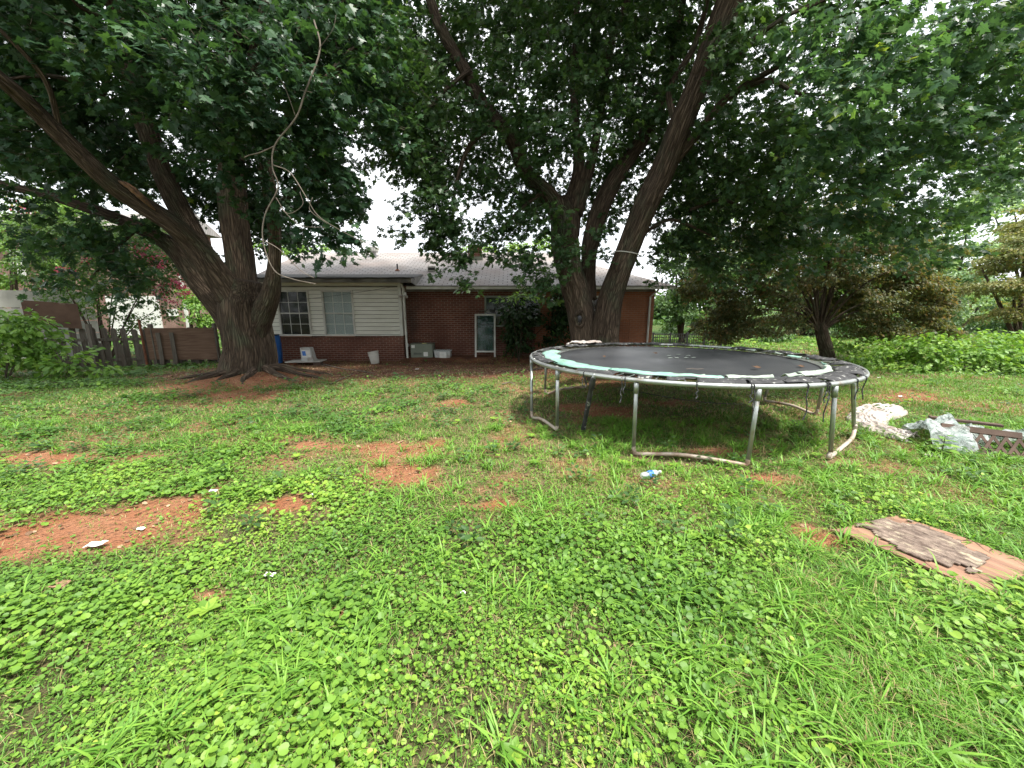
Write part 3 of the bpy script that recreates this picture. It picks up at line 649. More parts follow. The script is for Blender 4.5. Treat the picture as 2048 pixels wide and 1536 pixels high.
# siding: lapped boards around two windows
w1 = (P(560, 620, YW).x, P(618, 620, YW).x); w2 = (P(649, 620, YW).x, P(706, 620, YW).x)
zt, zb = P(600, 583, YW).z, P(600, 669, YW).z
sid = MB(); nb = 13; ch = (zwt - zsid - .03) / nb
for k in range(nb):
    z0 = zsid + .03 + k * ch + .013; z1 = z0 + ch - .013
    segs = [(xl, xc - .09)]
    if z1 > zb + .01 and z0 < zt - .01: segs = [(xl, w1[0]), (w1[1], w2[0]), (w2[1], xc - .09)]
    for a, b in segs:
        if b - a < .02: continue
        y0, y1 = YW - .040, YW - .012
        sid.add([(a, y0, z0), (b, y0, z0), (b, y1, z1), (a, y1, z1), (a, YW, z0), (b, YW, z0), (b, YW, z1), (a, YW, z1)],
                [(0, 1, 2, 3), (4, 7, 6, 5), (0, 4, 5, 1), (3, 2, 6, 7), (0, 3, 7, 4), (1, 5, 6, 2)])
sid.build('siding', 'siding', house)
for a, b in ((xl, w1[0]), (w1[1], w2[0]), (w2[1], xc - .09)): MB().box((a, YW - .004, zsid + .03), (b, YW - .001, zwt)).build('lap_shade_backing', 'fascia', house)  # dark backing in the gaps paints the shade line under each lap
core = MB()
for (a, b, z0, z1) in ((xl, w1[0], zsid, zwt), (w1[1], w2[0], zsid, zwt), (w2[1], xc - .005, zsid, zwt), (w1[0], w1[1], zsid, zb), (w2[0], w2[1], zsid, zb), (w1[0], w1[1], zt, zwt), (w2[0], w2[1], zt, zwt)):
    core.box((a, YW + .002, z0 + .002), (b, YW + .12, z1))
core.box((xc - .14, YW + .13, zsid + .002), (xc - .005, YM - .01, zwt)).build('wing_wall', 'siding', house)
MB().box((xc - .088, YW - .045, zsid + .03), (xc + .01, YW - .001, zwt)).build('corner_board', 'trim', house)
MB().box((xl, YW - .06, zsid - .01), (xc + .012, YW - .002, zsid + .028)).build('sill_board', 'trim', house)
MB().box((xl, YW - .022, zwt - .16), (xc - .09, YW - .012, zwt - .08)).build('frieze_board', 'fascia', house)
def window(x0, x1, z0, z1, Y, blind=False, grid=(3, 2), parent=house, glass='pane', frame_m='white', depth=.03):
    fr = MB(); t = .045
    fr.box((x0 - t, Y - .055, z0 - t), (x0 + .012, Y + .01, z1 + t)).box((x1 - .012, Y - .055, z0 - t), (x1 + t, Y + .01, z1 + t))
    fr.box((x0 + .013, Y - .055, z1 - .012), (x1 - .013, Y + .01, z1 + t)).box((x0 + .013, Y - .058, z0 - t), (x1 - .013, Y + .01, z0 + .012))
    w = fr.build('window', frame_m, parent, bevel=.004)
    zm = (z0 + z1) / 2
    MB().box((x0 + .014, Y - .04, zm - .018), (x1 - .014, Y - .005, zm + .018)).build('sash_rail', 'white', w) if True else 0
    mu = MB()
    for (a, b) in ((z0 + .013, zm - .02), (zm + .02, z1 - .013)):
        for k in range(1, grid[0]):
            xx = x0 + (x1 - x0) * k / grid[0]; mu.box((xx - .006, Y - .026, a), (xx + .006, Y - .014, b))
        for k in range(1, grid[1]):
            zz = a + (b - a) * k / grid[1]; mu.box((x0 + .014, Y - .0245, zz - .006), (x1 - .014, Y - .0155, zz + .006))
    if grid[0] > 1: mu.build('glazing_bars', 'paper', w)
    MB().box((x0 + .005, Y - .010, z0 + .005), (x1 - .005, Y - .006, z1 - .005)).build('pane', glass, w)
    MB().box((x0 - .02 - (0 if blind else .2), Y + (.03 if blind else .16), z0 - .02), (x1 + .02 + (0 if blind else .2), Y + (.04 if blind else .18), z1 + .02)).build('blind' if blind else 'dark_room', 'blind' if blind else 'interior', w)
    return w
# children need the parent offset of the house
def house_window(*a, **k): return window(*a, **k)
house_window(w1[0], w1[1], zb, zt, YW)['label'] = 'window with clear dark panes'
house_window(w2[0], w2[1], zb, zt, YW, blind=True, glass='pane_clear')['label'] = 'window with a drawn grey green blind'
for a, b in (w1, w2):
    MB().box((a - .02, YW - .075, zb - .075), (b + .02, YW - .04, zb - .047)).build('window_sill', 'ply_lying', house)
# roofs
ridY = 17.2; zr = P(800, 505, ridY).z; eY = 12.66; zeM = P(1100, 572, eY).z; xre = P(1353, 573, eY).x; xle = xl - .35
hipx = xre - (ridY - eY) * .85
def zroof(Y): return zeM + (zr - zeM) * (Y - eY) / (ridY - eY)
bY = 2 * ridY - eY
rm = MB(); jY = 13.9
rm.add([(xc - .3, eY, zeM), (xre, eY, zeM), (hipx, ridY, zr), (xle, ridY, zr), (xle, jY, zroof(jY)), (xc - .3, jY, zroof(jY)), (xre, bY, zeM), (xle, bY, zeM)],
       [(0, 1, 2, 3, 4, 5), (1, 6, 2), (6, 7, 3, 2)])
roof = rm.build('roof', 'shingle', house)
MB().add([(xc - .3, eY + .02, zeM - .03), (xre - .04, eY + .02, zeM - .03), (xre - .04, YM + .1, zeM - .05), (xc - .3, YM + .1, zeM - .05)], [(0, 1, 2, 3)]).build('soffit', 'trim', house)
MB().box((xc + .16, eY - .0, zeM - .10), (xre - .02, eY + .022, zeM - .012)).build('fascia', 'trim', house)
MB().box((xc + .16, eY - .012, zeM - .012), (xre - .0, eY + .03, zeM + .012)).build('drip_edge', 'shingle_dark', house)
MB().box((xc + .01, YM - .03, zmt - .14), (xr, YM - .004, zmt)).build('frieze_board', 'fascia', house)
MB().box((xc + .01, YM - .02, zmt), (xr, YM + .25, zeM - .04)).build('eave_blocking', 'fascia', house)
# low slope wing roof: ragged dark edge
wr = MB(); eW = 12.12
xwe = P(822, 556, eW).x
wr.add([(xle, eW, zeW), (xwe, eW, zeW), (xwe, jY, zroof(jY) + .02), (xle, jY, zroof(jY) + .02)], [(0, 1, 2, 3)])
wr.build('wing_roof', 'shingle_dark', house)
rag = MB()
def ragf(u, v):
    x = xle + (xwe - xle) * u
    return (x, eW - .05 + v * .5 + .03 * (float(fbm(x * 2, 3.3)) - .5), zeW + .015 + .05 * math.sin(v * 3.1) + .05 * (float(fbm(x * 3, v * 4)) - .4))
rag.sheet(ragf, 90, 5, .03).build('rolled_roof_edge', 'shingle_dark', house, True)
MB().box((xle, eW, zeW - .12), (xwe, eW + .03, zeW - .004)).build('wing_fascia', 'fascia', house)
MB().box((xle, eW + .031, zeW - .10), (xwe - .01, YW - .004, zeW - .085)).build('wing_soffit', 'trim', house)
MB().add([(xwe - .01, eW + .03, zeW - .12), (xwe - .01, jY, zroof(eY) - .1), (xwe - .01, jY, zroof(jY)), (xwe - .01, eW + .03, zeW - .01)], [(0, 1, 2, 3)]).build('wing_roof_side', 'fascia', house)
MB().box((xl, YW - .01, zwt + .001), (xc, YW + .12, zeW - .101)).build('wing_plate', 'fascia', house)
# gutters and downspouts
d1 = MB(); xa = P(805, 600, YW).x + .055
d1.tube([(xa - .05, YW - .05, 2.30), (xa - .0, YW - .075, 2.15), (xa + .02, YW - .075, 1.0), (xa + .03, YW - .075, ZB + .05)], .035, 6)
d1.build('downspout', 'trim', house)['label'] = 'white downspout at the corner of the wing, rusty near the ground'
d2 = MB(); xb = xr - .16
d2.tube([(xb + .16, eY + .1, 2.18), (xb + .14, eY + .15, 2.10), (xb, YM - .06, 1.92), (xb - .01, YM - .06, ZB + .08)], .036, 6)
ds2 = d2.build('downspout', 'trim', house)
# roof furniture
def rp_(px, py):
    # meet the ray with the roof plane
    s = (zr - zeM) / (ridY - eY); x = (px - 1024) / F; y = (768 - py) / F; dy = CP + y * SP; dz = -SP + y * CP
    t = (zeM - s * eY - CAMH) / (dz - s * dy); return Vector((x * t, dy * t, CAMH + dz * t))
c = rp_(748, 513); v = MB(); v.lathe(c, [(-.1, .10), (.16, .10), (.17, .17), (.20, .20), (.34, .20), (.40, .12), (.42, .01)], 18)
tv = v.build('roof_turbine_vent', 'greyplastic', house, False)
fins = MB()
for k in range(16):
    a = k * 2 * math.pi / 16
    fins.obox(c + Vector((math.cos(a) * .205, math.sin(a) * .205, .27)), (math.cos(a + .6) * .02, math.sin(a + .6) * .02, 0), (-math.sin(a + .6) * .004, math.cos(a + .6) * .004, 0), (0, 0, .06))
fins.build('fin_ring', 'white', tv)
c = rp_(865, 541); MB().box((c.x - .14, c.y - .16, c.z - .04), (c.x + .14, c.y + .16, c.z + .13)).build('box_vent', 'white', house)
MB().box((c.x - .12, c.y - .166, c.z - .0), (c.x + .12, c.y - .161, c.z + .08)).build('box_vent_opening', 'black', house)
c = rp_(795, 541); MB().tube([c - Vector((0, 0, .05)), c + Vector((0, 0, .23))], .028, 10).build('vent_pipe', 'black', house)
MB().lathe(c - Vector((0, 0, .01)), [(0, .10), (.05, .05), (.06, .03)], 12).build('pipe_flashing', 'rust', house)
c = rp_(950, 519); MB().box((c.x - .26, c.y - .1, c.z - .2), (c.x + .26, c.y + .4, c.z + .55)).build('chimney', 'brick', house)
MB().box((c.x - .32, c.y - .14, c.z - .1), (c.x + .32, c.y - .103, c.z + .1)).build('chimney_flashing', 'sage', house)
# windows of the brick part
wx0, wx1 = P(972, 620, YM).x, P(1078, 620, YM).x; wz0, wz1 = P(1000, 651, YM).z, P(1000, 592, YM).z
ww = house_window(wx0, wx1, wz0, wz1 - .04, YM - .01, grid=(1, 1), glass='pane_green', frame_m='sage'); ww['label'] = 'wide window in a dull green frame half hidden by the bush'
wx0, wx1 = P(1184, 620, YM).x, P(1218, 620, YM).x; wz0, wz1 = P(1200, 646, YM).z, P(1200, 592, YM).z
house_window(wx0, wx1, wz0, wz1 - .04, YM - .01, grid=(1, 1), frame_m='white')['label'] = 'narrow white framed window seen between the two trunks'
# security light at the wing corner
c = P(808, 588, YW - .12)
sl = MB().box((c.x - .05, c.y + .02, c.z - .03), (c.x + .05, c.y + .09, c.z + .05)).build('security_light', 'paper', house)
for s_ in (-1, 1):
    MB().lathe(c + Vector((s_ * .05, 0, -.05)), [(0, .02), (.03, .035), (.11, .05), (.115, .045)], 12, (s_ * .4, -.8, -.35)).build('lamp_head', 'greyplastic', sl)
# slab in front of the brick wall
solo(MB().box((xc - .02, YM - .62, ZB - .1), (P(980, 715, YM - .6).x, YM - .003, ZB + .12)), 'concrete_slab', 'concrete', None, None, kind='structure', bevel=.01)
# wires along the wing wall
w = MB()
for a, b, sag in (((545, 604), (795, 572), .05), ((1330, 560), (1420, 548), .02)):
    A = P(a[0], a[1], YW - .12); B = P(b[0], b[1], YW - .12)
    if a[0] > 1000: continue
    w.tube([A.lerp(B, t / 12) - Vector((0, 0, sag * math.sin(math.pi * t / 12))) for t in range(13)], .005, 5)
solo(w, 'wall_cable', 'black', 'thin dark cable strung across the white siding', 'cable')

# ================================================================ THINGS BY THE HOUSE
def gpt(px, Y): c = P(px, 700, Y); return Vector((c.x, Y, float(gz(c.x, Y))))
# blue barrel
c = gpt(543, 12.05)
b = thing('plastic_barrel', 'blue plastic barrel half hidden behind the big left trunk', 'barrel', c)
MB().lathe(c, [(0, .24), (.02, .27), (.28, .285), (.30, .295), (.33, .285), (.58, .285), (.6, .295), (.63, .285), (.84, .27), (.88, .25)], 28).build('drum', 'blue', b, False, .004)
MB().lathe(c + Vector((0, 0, .88)), [(0, .262), (.03, .262), (.031, .24)], 28).build('lid', 'black', b)
# box with blue label on a board laid over bricks
c = gpt(620, 11.75)
bd = solo(MB().obox(c + Vector((-.15, 0, .115)), (.52, .03, .005), (-.02, .26, 0), (0, 0, .012)), 'scrap_board', 'white', 'white scrap board lying on a timber block beside the left trunk', 'board', origin=c)
solo(MB().box((c.x + .15, c.y - .2, c.z - .02), (c.x + .36, c.y + .02, c.z + .10)), 'timber_block', 'timber', 'brown timber block under the white scrap board', 'block', bevel=.01, origin=(c.x + .25, c.y - .1, c.z))
solo(MB().box((c.x - .62, c.y - .1, c.z - .02), (c.x - .42, c.y + .02, c.z + .10)), 'clay_brick', 'brick_orange', 'brick propping the left end of the white scrap board', 'brick', bevel=.01, origin=(c.x - .5, c.y, c.z))
k = thing('storage_box', 'pale grey box with a blue and white label standing on the scrap board', 'box', c + Vector((-.05, 0, .13)))
def tbox(c, w0, w1, d0, d1, h, lean=0):
    m_ = MB(); v = []
    for z, w_, d_ in ((0, w0, d0), (h, w1, d1)):
        v += [(c.x - w_ + lean * z, c.y - d_, c.z + z), (c.x + w_ + lean * z, c.y - d_, c.z + z), (c.x + w_ + lean * z, c.y + d_, c.z + z), (c.x - w_ + lean * z, c.y + d_, c.z + z)]
    return m_.add(v, [(0, 3, 2, 1), (4, 5, 6, 7), (0, 1, 5, 4), (1, 2, 6, 5), (2, 3, 7, 6), (3, 0, 4, 7)])
cc = c + Vector((-.05, 0, .13))
tbox(cc, .18, .155, .12, .10, .40, -.12).build('body', 'greyplastic', k, bevel=.01)
tbox(cc + Vector((0, 0, -.0)), .19, .188, .13, .128, .05, -.12).build('rim', 'greyplastic', k, bevel=.004)
def lab(cc, x0, x1, z0, z1, m_, par, nm, lean=-.12, dep=(.125, .105), h=.40):
    ya = lambda z: cc.y - (dep[0] + (dep[1] - dep[0]) * z / h) - .002
    return MB().add([(cc.x + x0 + lean * z0, ya(z0), cc.z + z0), (cc.x + x1 + lean * z0, ya(z0), cc.z + z0), (cc.x + x1 + lean * z1, ya(z1), cc.z + z1), (cc.x + x0 + lean * z1, ya(z1), cc.z + z1)], [(0, 1, 2, 3)]).build(nm, m_, par)
lab(cc, -.13, .135, .11, .33, 'paper', k, 'paper_label')
cc2 = cc + Vector((0, -.003, 0)); lab(cc2, -.11, .0, .16, .30, 'bluelabel', k, 'blue_print')
# bucket
c = gpt(747, 12.0)
bk = thing('plastic_bucket', 'white plastic bucket leaning slightly in front of the low brick wall', 'bucket', c)
ax = (-.13, 0, 1)
MB().lathe(c + Vector((.03, 0, 0)), [(0, .11), (.01, .125), (.26, .15), (.262, .162), (.28, .162), (.282, .152), (.36, .156), (.362, .168), (.385, .168), (.385, .150), (.1, .12)], 26, ax, cap=False).build('pail', 'white', bk, False)
MB().lathe(c + Vector((.03, 0, 0)), [(.09, .118), (.10, .121)], 26, ax).build('bucket_contents', 'interior', bk)
a0 = c + Vector((-.02 - .16, 0, .33)); 
MB().tube([c + Vector((-.02 + .165 * math.cos(t), -.165 * math.sin(t), .32 - .09 * math.sin(t))) for t in np.linspace(0, math.pi, 14)], .003, 5).build('handle', 'steel', bk)
# green metal unit with stickers
c = gpt(846, 12.75); c.z = ZB + .12
k = thing('cooling_unit', 'olive green metal cabinet with stickers standing against the dark brick wall', 'unit', c)
MB().box((c.x - .36, c.y - .2, c.z + .03), (c.x + .36, c.y + .25, c.z + .50)).build('cabinet', 'sage', k, bevel=.012)
MB().box((c.x - .33, c.y - .17, c.z), (c.x + .33, c.y + .2, c.z + .03)).build('plinth', 'black', k)
MB().box((c.x - .365, c.y - .205, c.z + .485), (c.x + .365, c.y + .255, c.z + .505)).build('top_panel', 'sage', k, bevel=.005)
MB().box((c.x - .325, c.y - .204, c.z + .37), (c.x - .22, c.y - .201, c.z + .46)).build('sticker', 'paper', k)
MB().box((c.x + .06, c.y - .204, c.z + .10), (c.x + .2, c.y - .201, c.z + .24)).build('sticker', 'paper', k)
for q in range(5): MB().box((c.x - .26, c.y - .206, c.z + .16 + q * .012), (c.x + .0, c.y - .201, c.z + .164 + q * .012)).build('louvre', 'black', k)
MB().box((c.x + .0, c.y - .10, c.z + .506), (c.x + .14, c.y + .0, c.z + .52)).build('yellow_note', M('note', (.6, .55, .25)), k)
MB().lathe(Vector((c.x - .58, YM - .12, c.z + .42)), [(0, .07), (.03, .075), (.06, .055), (.062, .01)], 16, (0, -1, 0)).build('meter_cap', 'greyplastic', k)
# clear bin
c = gpt(886, 12.7); c.z = ZB + .12
k = thing('clear_bin', 'small grey lidded plastic bin beside the green cabinet', 'bin', c)
tbox(c, .24, .27, .15, .17, .27).build('tub', 'greyplastic', k, bevel=.01)
MB().box((c.x - .285, c.y - .185, c.z + .27), (c.x + .285, c.y + .185, c.z + .295)).build('lid', 'clear', k, bevel=.008)
lab(c, -.09, .13, .04, .24, 'paper', k, 'crumpled_wrap', 0, (.153, .172), .27)
# leaning storm window
c = gpt(968, 12.75)
k = thing('storm_window', 'tall white framed glass door leaning against the dark brick wall', 'glass door', c)
xw0, xw1 = P(949, 660, 12.7).x, P(991, 660, 12.7).x; zt_ = P(970, 628, 12.7).z; z0_ = float(gz(c.x, 12.7))
def slant(x, z, dy=0): return (x, 12.66 + dy + (z - z0_) * .16, z)
def sbar(x0, x1, z0, z1, d0=-.02, d1=.02):
    return MB().add([slant(x0, z0, d0), slant(x1, z0, d0), slant(x1, z1, d0), slant(x0, z1, d0), slant(x0, z0, d1), slant(x1, z0, d1), slant(x1, z1, d1), slant(x0, z1, d1)],
                    [(0, 1, 2, 3), (4, 7, 6, 5), (0, 4, 5, 1), (3, 2, 6, 7), (0, 3, 7, 4), (1, 5, 6, 2)])
sbar(xw0, xw0 + .055, z0_, zt_).build('stile', 'white', k); sbar(xw1 - .055, xw1, z0_, zt_).build('stile', 'white', k)
sbar(xw0 + .056, xw1 - .056, zt_ - .055, zt_, -.018, .018).build('top_rail', 'white', k); sbar(xw0 + .056, xw1 - .056, z0_ + .16, z0_ + .21, -.018, .018).build('bottom_rail', 'trim', k)
sbar(xw0 + .05, xw1 - .05, z0_ + .20, zt_ - .05, -.004, .004).build('glass', 'pane_green', k)
sbar(xw0 + .10, xw1 - .10, z0_ + .25, zt_ - .08, .035, .045).build('curtain', 'curtain', k)
solo(MB().obox(P(985, 622, 12.95), (.09, .02, -.02), (0, .06, 0), (.01, 0, .05)).obox(P(966, 622, 12.95), (.13, 0, 0), (0, .03, 0), (0, 0, .012)), 'window_bracket', 'black', 'black bracket box fixed above the leaning glass door', 'bracket', bevel=.01)
# rusty trellis and spigot on the right wall
k = thing('garden_trellis', 'rusty brown lattice trellis leaning on the orange brick wall', 'trellis', gpt(1246, 12.85))
x0, x1 = P(1228, 650, 12.9).x, P(1259, 650, 12.9).x; z0, z1 = P(1240, 682, 12.9).z, P(1240, 641, 12.9).z
MB().box((x1 - .02, 12.88, ZB), (x1, 12.90, z1 + .04)).box((x0, 12.88, ZB), (x0 + .02, 12.90, z1)).build('post', 'rust', k)
t_ = MB()
for q in range(9): t_.box((x0 + .021, 12.885, z0 + (z1 - z0) * q / 8 - .006), (x1 - .021, 12.895, z0 + (z1 - z0) * q / 8 + .006))
for q in range(1, 7): t_.box((x0 + (x1 - x0) * q / 7 - .005, 12.896, z0 - .3), (x0 + (x1 - x0) * q / 7 + .005, 12.902, z1))
t_.build('lattice', 'rust', k)
# sticks on the clay
for (pts, r_, lb) in (([(640, 728), (680, 738), (720, 744), (750, 750)], .016, 'long pale stick lying on the clay in front of the bucket'),
                      ([(610, 716), (640, 730), (662, 740)], .012, 'thin stick beside the scrap board'),
                      ([(1005, 770), (1020, 768), (1030, 773)], .014, 'short crooked stick near the left trampoline leg'),
                      ([(660, 770), (690, 757), (706, 750)], .012, 'bent twig on the clay below the white bucket'),
                      ([(298, 1530), (318, 1480), (333, 1400), (330, 1385)], .004, 'long dry stalk lying among weeds at the bottom left'),
                      ([(245, 1166), (330, 1190), (400, 1172), (440, 1130)], .003, 'dry stalk lying beside the large clay patch')):
    g = [G(*p) + Vector((0, 0, r_ * 1.3 + random.random() * .02)) for p in pts]
    solo(MB().tube(catmull(g, 5), [r_ * (1 - .5 * i / (5 * (len(g) - 1))) for i in range(5 * (len(g) - 1) + 1)], 7), 'fallen_stick', 'deadtwig', lb, 'stick', 'fallen sticks', smooth=True)

# ================================================================ TRAMPOLINE
TC = Vector((2.42, 5.70)); TR = 2.13; TZ = .84
def onrim(px, py, z=TZ):
    x = (px - 1024) / F; y = (768 - py) / F; dy = CP + y * SP; dz = -SP + y * CP; t = (z - CAMH) / dz
    return Vector((x * t, dy * t, z))
def rim(a, r=TR, z=TZ): return Vector((TC.x + r * math.cos(a), TC.y + r * math.sin(a), z))
def rang(px, py):
    p = onrim(px, py); return math.atan2(p.y - TC.y, p.x - TC.x)
tr = thing('trampoline', 'large round trampoline with black mat and torn mint green padding', 'trampoline', (TC.x, TC.y, 0))
NS = 96
MB().tube([rim(2 * math.pi * i / NS) for i in range(NS + 1)], .026, 12, cap=False).build('rim_tube', 'steel', tr, True)
def disc():
    vs = [(TC.x, TC.y, TZ - .012)]; fs = []; nr = 8; ns = 72; RM = TR - .40
    for j in range(1, nr + 1):
        for k in range(ns):
            a = 2 * math.pi * k / ns; r = RM * j / nr
            vs.append((TC.x + r * math.cos(a), TC.y + r * math.sin(a), TZ - .012 - .05 * (1 - (j / nr) ** 2)))
    for k in range(ns): fs.append((0, 1 + k, 1 + (k + 1) % ns))
    for j in range(nr - 1):
        for k in range(ns):
            a, b = 1 + j * ns + k, 1 + j * ns + (k + 1) % ns; fs.append((a, a + ns, b + ns, b))
    return MB().add(vs, fs)
dm = disc().build('jumping_mat', 'matfab', tr, True)
md = dm.modifiers.new('th', 'SOLIDIFY'); md.thickness = .004
MB().tube([rim(2 * math.pi * i / NS, TR - .40, TZ - .012) for i in range(NS + 1)], .012, 6, cap=False).build('mat_hem', 'black', tr, True)
for i in range(84):
    a = 2 * math.pi * (i + .5) / 84
    MB().tube([rim(a, TR - .02, TZ - .005), rim(a, TR - .2, TZ - .012), rim(a, TR - .39, TZ - .012)], .008, 5).build('spring', 'steel', tr)
# worn marking near the middle of the mat
mk = MB()
for (px, py) in ((1338, 713), (1357, 711), (1376, 713), (1386, 716.5), (1372, 717), (1353, 717), (1340, 717.5)):
    p = onrim(px, py, TZ - .055); mk.obox(p + Vector((0, 0, .016)), (.032, .004, 0), (-.003, .012, 0), (0, 0, .0015))
mk.build('worn_marking', 'fringe', tr)
# torn pad: annular strips with ragged edges
def strip(a0, a1, r0, r1, z, m_, name, seed, rag_=.06, wav=.02, n=80, hole=0, thick=.006):
    mb = MB(); rr = random.Random(seed); sd = seed * 7.1
    W = 4; g = []
    for i in range(n + 1):
        a = a0 + (a1 - a0) * i / n; arc = a * TR
        e0 = r0 + rag_ * (float(fbm(arc * 3.1 + sd, 1.1, 3)) - .5) * 2.2; e1 = r1 + rag_ * (float(fbm(arc * 2.6 + sd, 8.1, 3)) - .5) * 1.2
        e1 = min(e1, TR + .035)
        for j in range(W + 1):
            t = j / W; r = e0 + (e1 - e0) * t
            zz = z + wav * (float(fbm(arc * 5 + sd, t * 2 + 4, 3)) - .35) + (.02 * math.sin(t * math.pi)) - (.05 if r > TR else 0) * (r - TR) / .035
            g.append(rim(a, r, zz))
    V = W + 1; run = []; out = []
    def flush():
        if len(run) > 0:
            i0 = run[0]; vs = g[i0 * V:(run[-1] + 2) * V]
            fs = [(k * V + j, k * V + j + 1, (k + 1) * V + j + 1, (k + 1) * V + j) for k in range(len(run)) for j in range(W)]
            o = MB().add(vs, fs).build(name, m_, tr, True); q = o.modifiers.new('th', 'SOLIDIFY'); q.thickness = thick; out.append(o)
        run.clear()
    for i in range(n):
        if hole and float(fbm((a0 + (a1 - a0) * i / n) * TR * 4 + sd, 33.)) < hole: flush(); continue
        run.append(i)
    flush(); return out
A = rang
aL = math.pi
strip(R(158), R(226), TR - .40, TR - .15, TZ + .022, 'mint', 'green_pad', 1, .06, .035, 90)
strip(R(225), R(262), TR - .40, TR - .26, TZ + .024, 'mint', 'green_pad', 11, .07, .04, 60)
strip(R(-42), R(2), TR - .40, TR - .34, TZ + .02, 'mint', 'green_pad', 2, .07, .04, 60, hole=.42)
strip(R(8), R(60), TR - .37, TR - .33, TZ + .02, 'fringe', 'pale_lining', 5, .05, .03, 50, hole=.5)
strip(R(256), R(322), TR - .39, TR - .30, TZ + .025, 'fringe', 'pale_lining', 3, .08, .045, 110, hole=.36)
strip(R(150), R(330), TR - .18, TR + .00, TZ + .02, 'rag', 'torn_backing', 4, .09, .05, 230, hole=.43)
strip(R(-40), R(150), TR - .25, TR + .01, TZ + .016, 'rag', 'torn_backing', 6, .10, .06, 230, hole=.36)
strip(R(262), R(322), TR - .30, TR - .05, TZ + .014, 'rag', 'torn_backing', 8, .05, .03, 90, hole=.30)
# pale cloth thrown over the far left rim
def clothf(u, v):
    a = A(1105, 688) + (A(1188, 689) - A(1105, 688)) * u
    r = TR - .22 + .40 * v + .05 * math.sin(u * 9); return rim(a, r, TZ + .05 + .07 * float(fbm(u * 6, v * 4)) - .05 * (v > .8))
solo(MB().sheet(clothf, 26, 7, .008), 'cloth_scrap', 'cloth', 'dirty pale cloth draped over the far rim of the trampoline', 'cloth', smooth=True)
# leg frames: uprights and the bent foot rail
def bend(pts, r_=.022, n=6): return MB().tube(catmull(pts, n), r_, 10)
def leg_frame(t0, f0, f1, t1, sag=.0, foot='steel_old', mid=None):
    """t: angle of the rim joints, f: ground points"""
    A0 = rim(t0, TR, TZ - .02); A1 = rim(t1, TR, TZ - .02) if t1 is not None else None
    F0 = Vector(f0); up = .10
    MB().tube([A0, A0.lerp(Vector((F0.x, F0.y, F0.z + up)), 1.0)], .021, 12).build('leg', 'steel', tr, True)
    MB().tube([A0, A0.lerp(F0, .14)], .0265, 12).build('leg_socket', 'steel', tr, True)
    if A1 is not None:
        F1 = Vector(f1)
        MB().tube([A1, Vector((F1.x, F1.y, F1.z + up))], .021, 12).build('leg', 'steel', tr, True)
        MB().tube([A1, A1.lerp(F1, .14)], .0265, 12).build('leg_socket', 'steel', tr, True)
        d = (F1 - F0); L = d.length; d.normalize(); m1, m2 = F0.lerp(F1, .38), F0.lerp(F1, .62)
        pts = [F0 + Vector((0, 0, up + .005)), F0 + Vector((0, 0, .05)) + d * .01, F0 + Vector((0, 0, .02)) + d * .06, m1 + Vector((0, 0, .065)), m2 + Vector((0, 0, .065)), F1 + Vector((0, 0, .045)) - d * .06, F1 + Vector((0, 0, .05)) - d * .01, F1 + Vector((0, 0, up + .005))]
        bend(pts, .0215).build('foot_rail', foot, tr, True)
def ag(px, py): return A(px, py)
def af(px, py): g = G(px, py); return math.atan2(g.y - TC.y, g.x - TC.x)
leg_frame(ag(1065, 712), G(1063, 836), G(1114, 866), ag(1118, 737))
leg_frame(ag(1271, 762), G(1266, 910), G(1494, 938), ag(1520, 774))
leg_frame(ag(1692, 771), G(1658, 922), None, None)
# the broken right frame: rail kinked away from its upright
A1 = rim(ag(1723, 764), TR, TZ - .02); f1 = G(1706, 872)
MB().tube([A1, Vector((f1.x, f1.y, .12)) + Vector((-.01, 0, 0))], .021, 12).build('leg', 'steel', tr, True)
g0 = G(1658, 922); g1 = G(1682, 902); g2 = G(1702, 885)
bend([g0 + Vector((0, 0, .1)), g0 + Vector((.01, .02, .03)), g1 + Vector((0, 0, .04)), g2 + Vector((0, 0, .05)), G(1706, 876) + Vector((.0, .0, .09)), G(1706, 876) + Vector((.0, 0, .17))]).build('foot_rail', 'steel_old', tr, True)
leg_frame(af(1633, 832), G(1633, 832), G(1528, 806), af(1528, 806))
leg_frame(af(1090, 790), G(1090, 790), G(1172, 778), af(1172, 778))
# old net pole in torn foam, hooked on the rim
pt = rim(ag(1186, 752), TR + .03, TZ + .02); pb = G(1166, 862)
pole = thing('net_pole', 'dark pole in torn foam leaning against the front left rim of the trampoline', 'pole', pb)
MB().tube([pt, pb], .016, 10).build('tube', 'steel', pole, True)
n_ = 22; MB().tube([pt.lerp(pb, .04 + .94 * i / n_) for i in range(n_ + 1)], [.024 + .014 * float(fbm(i * .9, 3)) for i in range(n_ + 1)], 11, rough=2.).build('foam_sleeve', 'rag', pole)
# loose black straps hanging from the rim
for (px, py, L) in ((1240, 760, .22), (1246, 761, .12), (1395, 772, .10), (1508, 776, .12), (1513, 776, .2), (1621, 774, .30), (1662, 772, .14), (1668, 772, .10), (1727, 764, .16), (1733, 757, .20), (1168, 748, .12), (1682, 774, .34)):
    a = ag(px, py); s0 = rim(a, TR + .026, TZ + .02)
    pts = [rim(a, TR - .04, TZ + .025), s0, s0 + Vector((.002, 0, -.05))] + [s0 + Vector((random.uniform(-.015, .02), random.uniform(-.01, .01), -.05 - L * q / 4)) for q in range(1, 5)]
    MB().tube(catmull(pts, 3), .006, 5).build('strap', 'rag', tr)
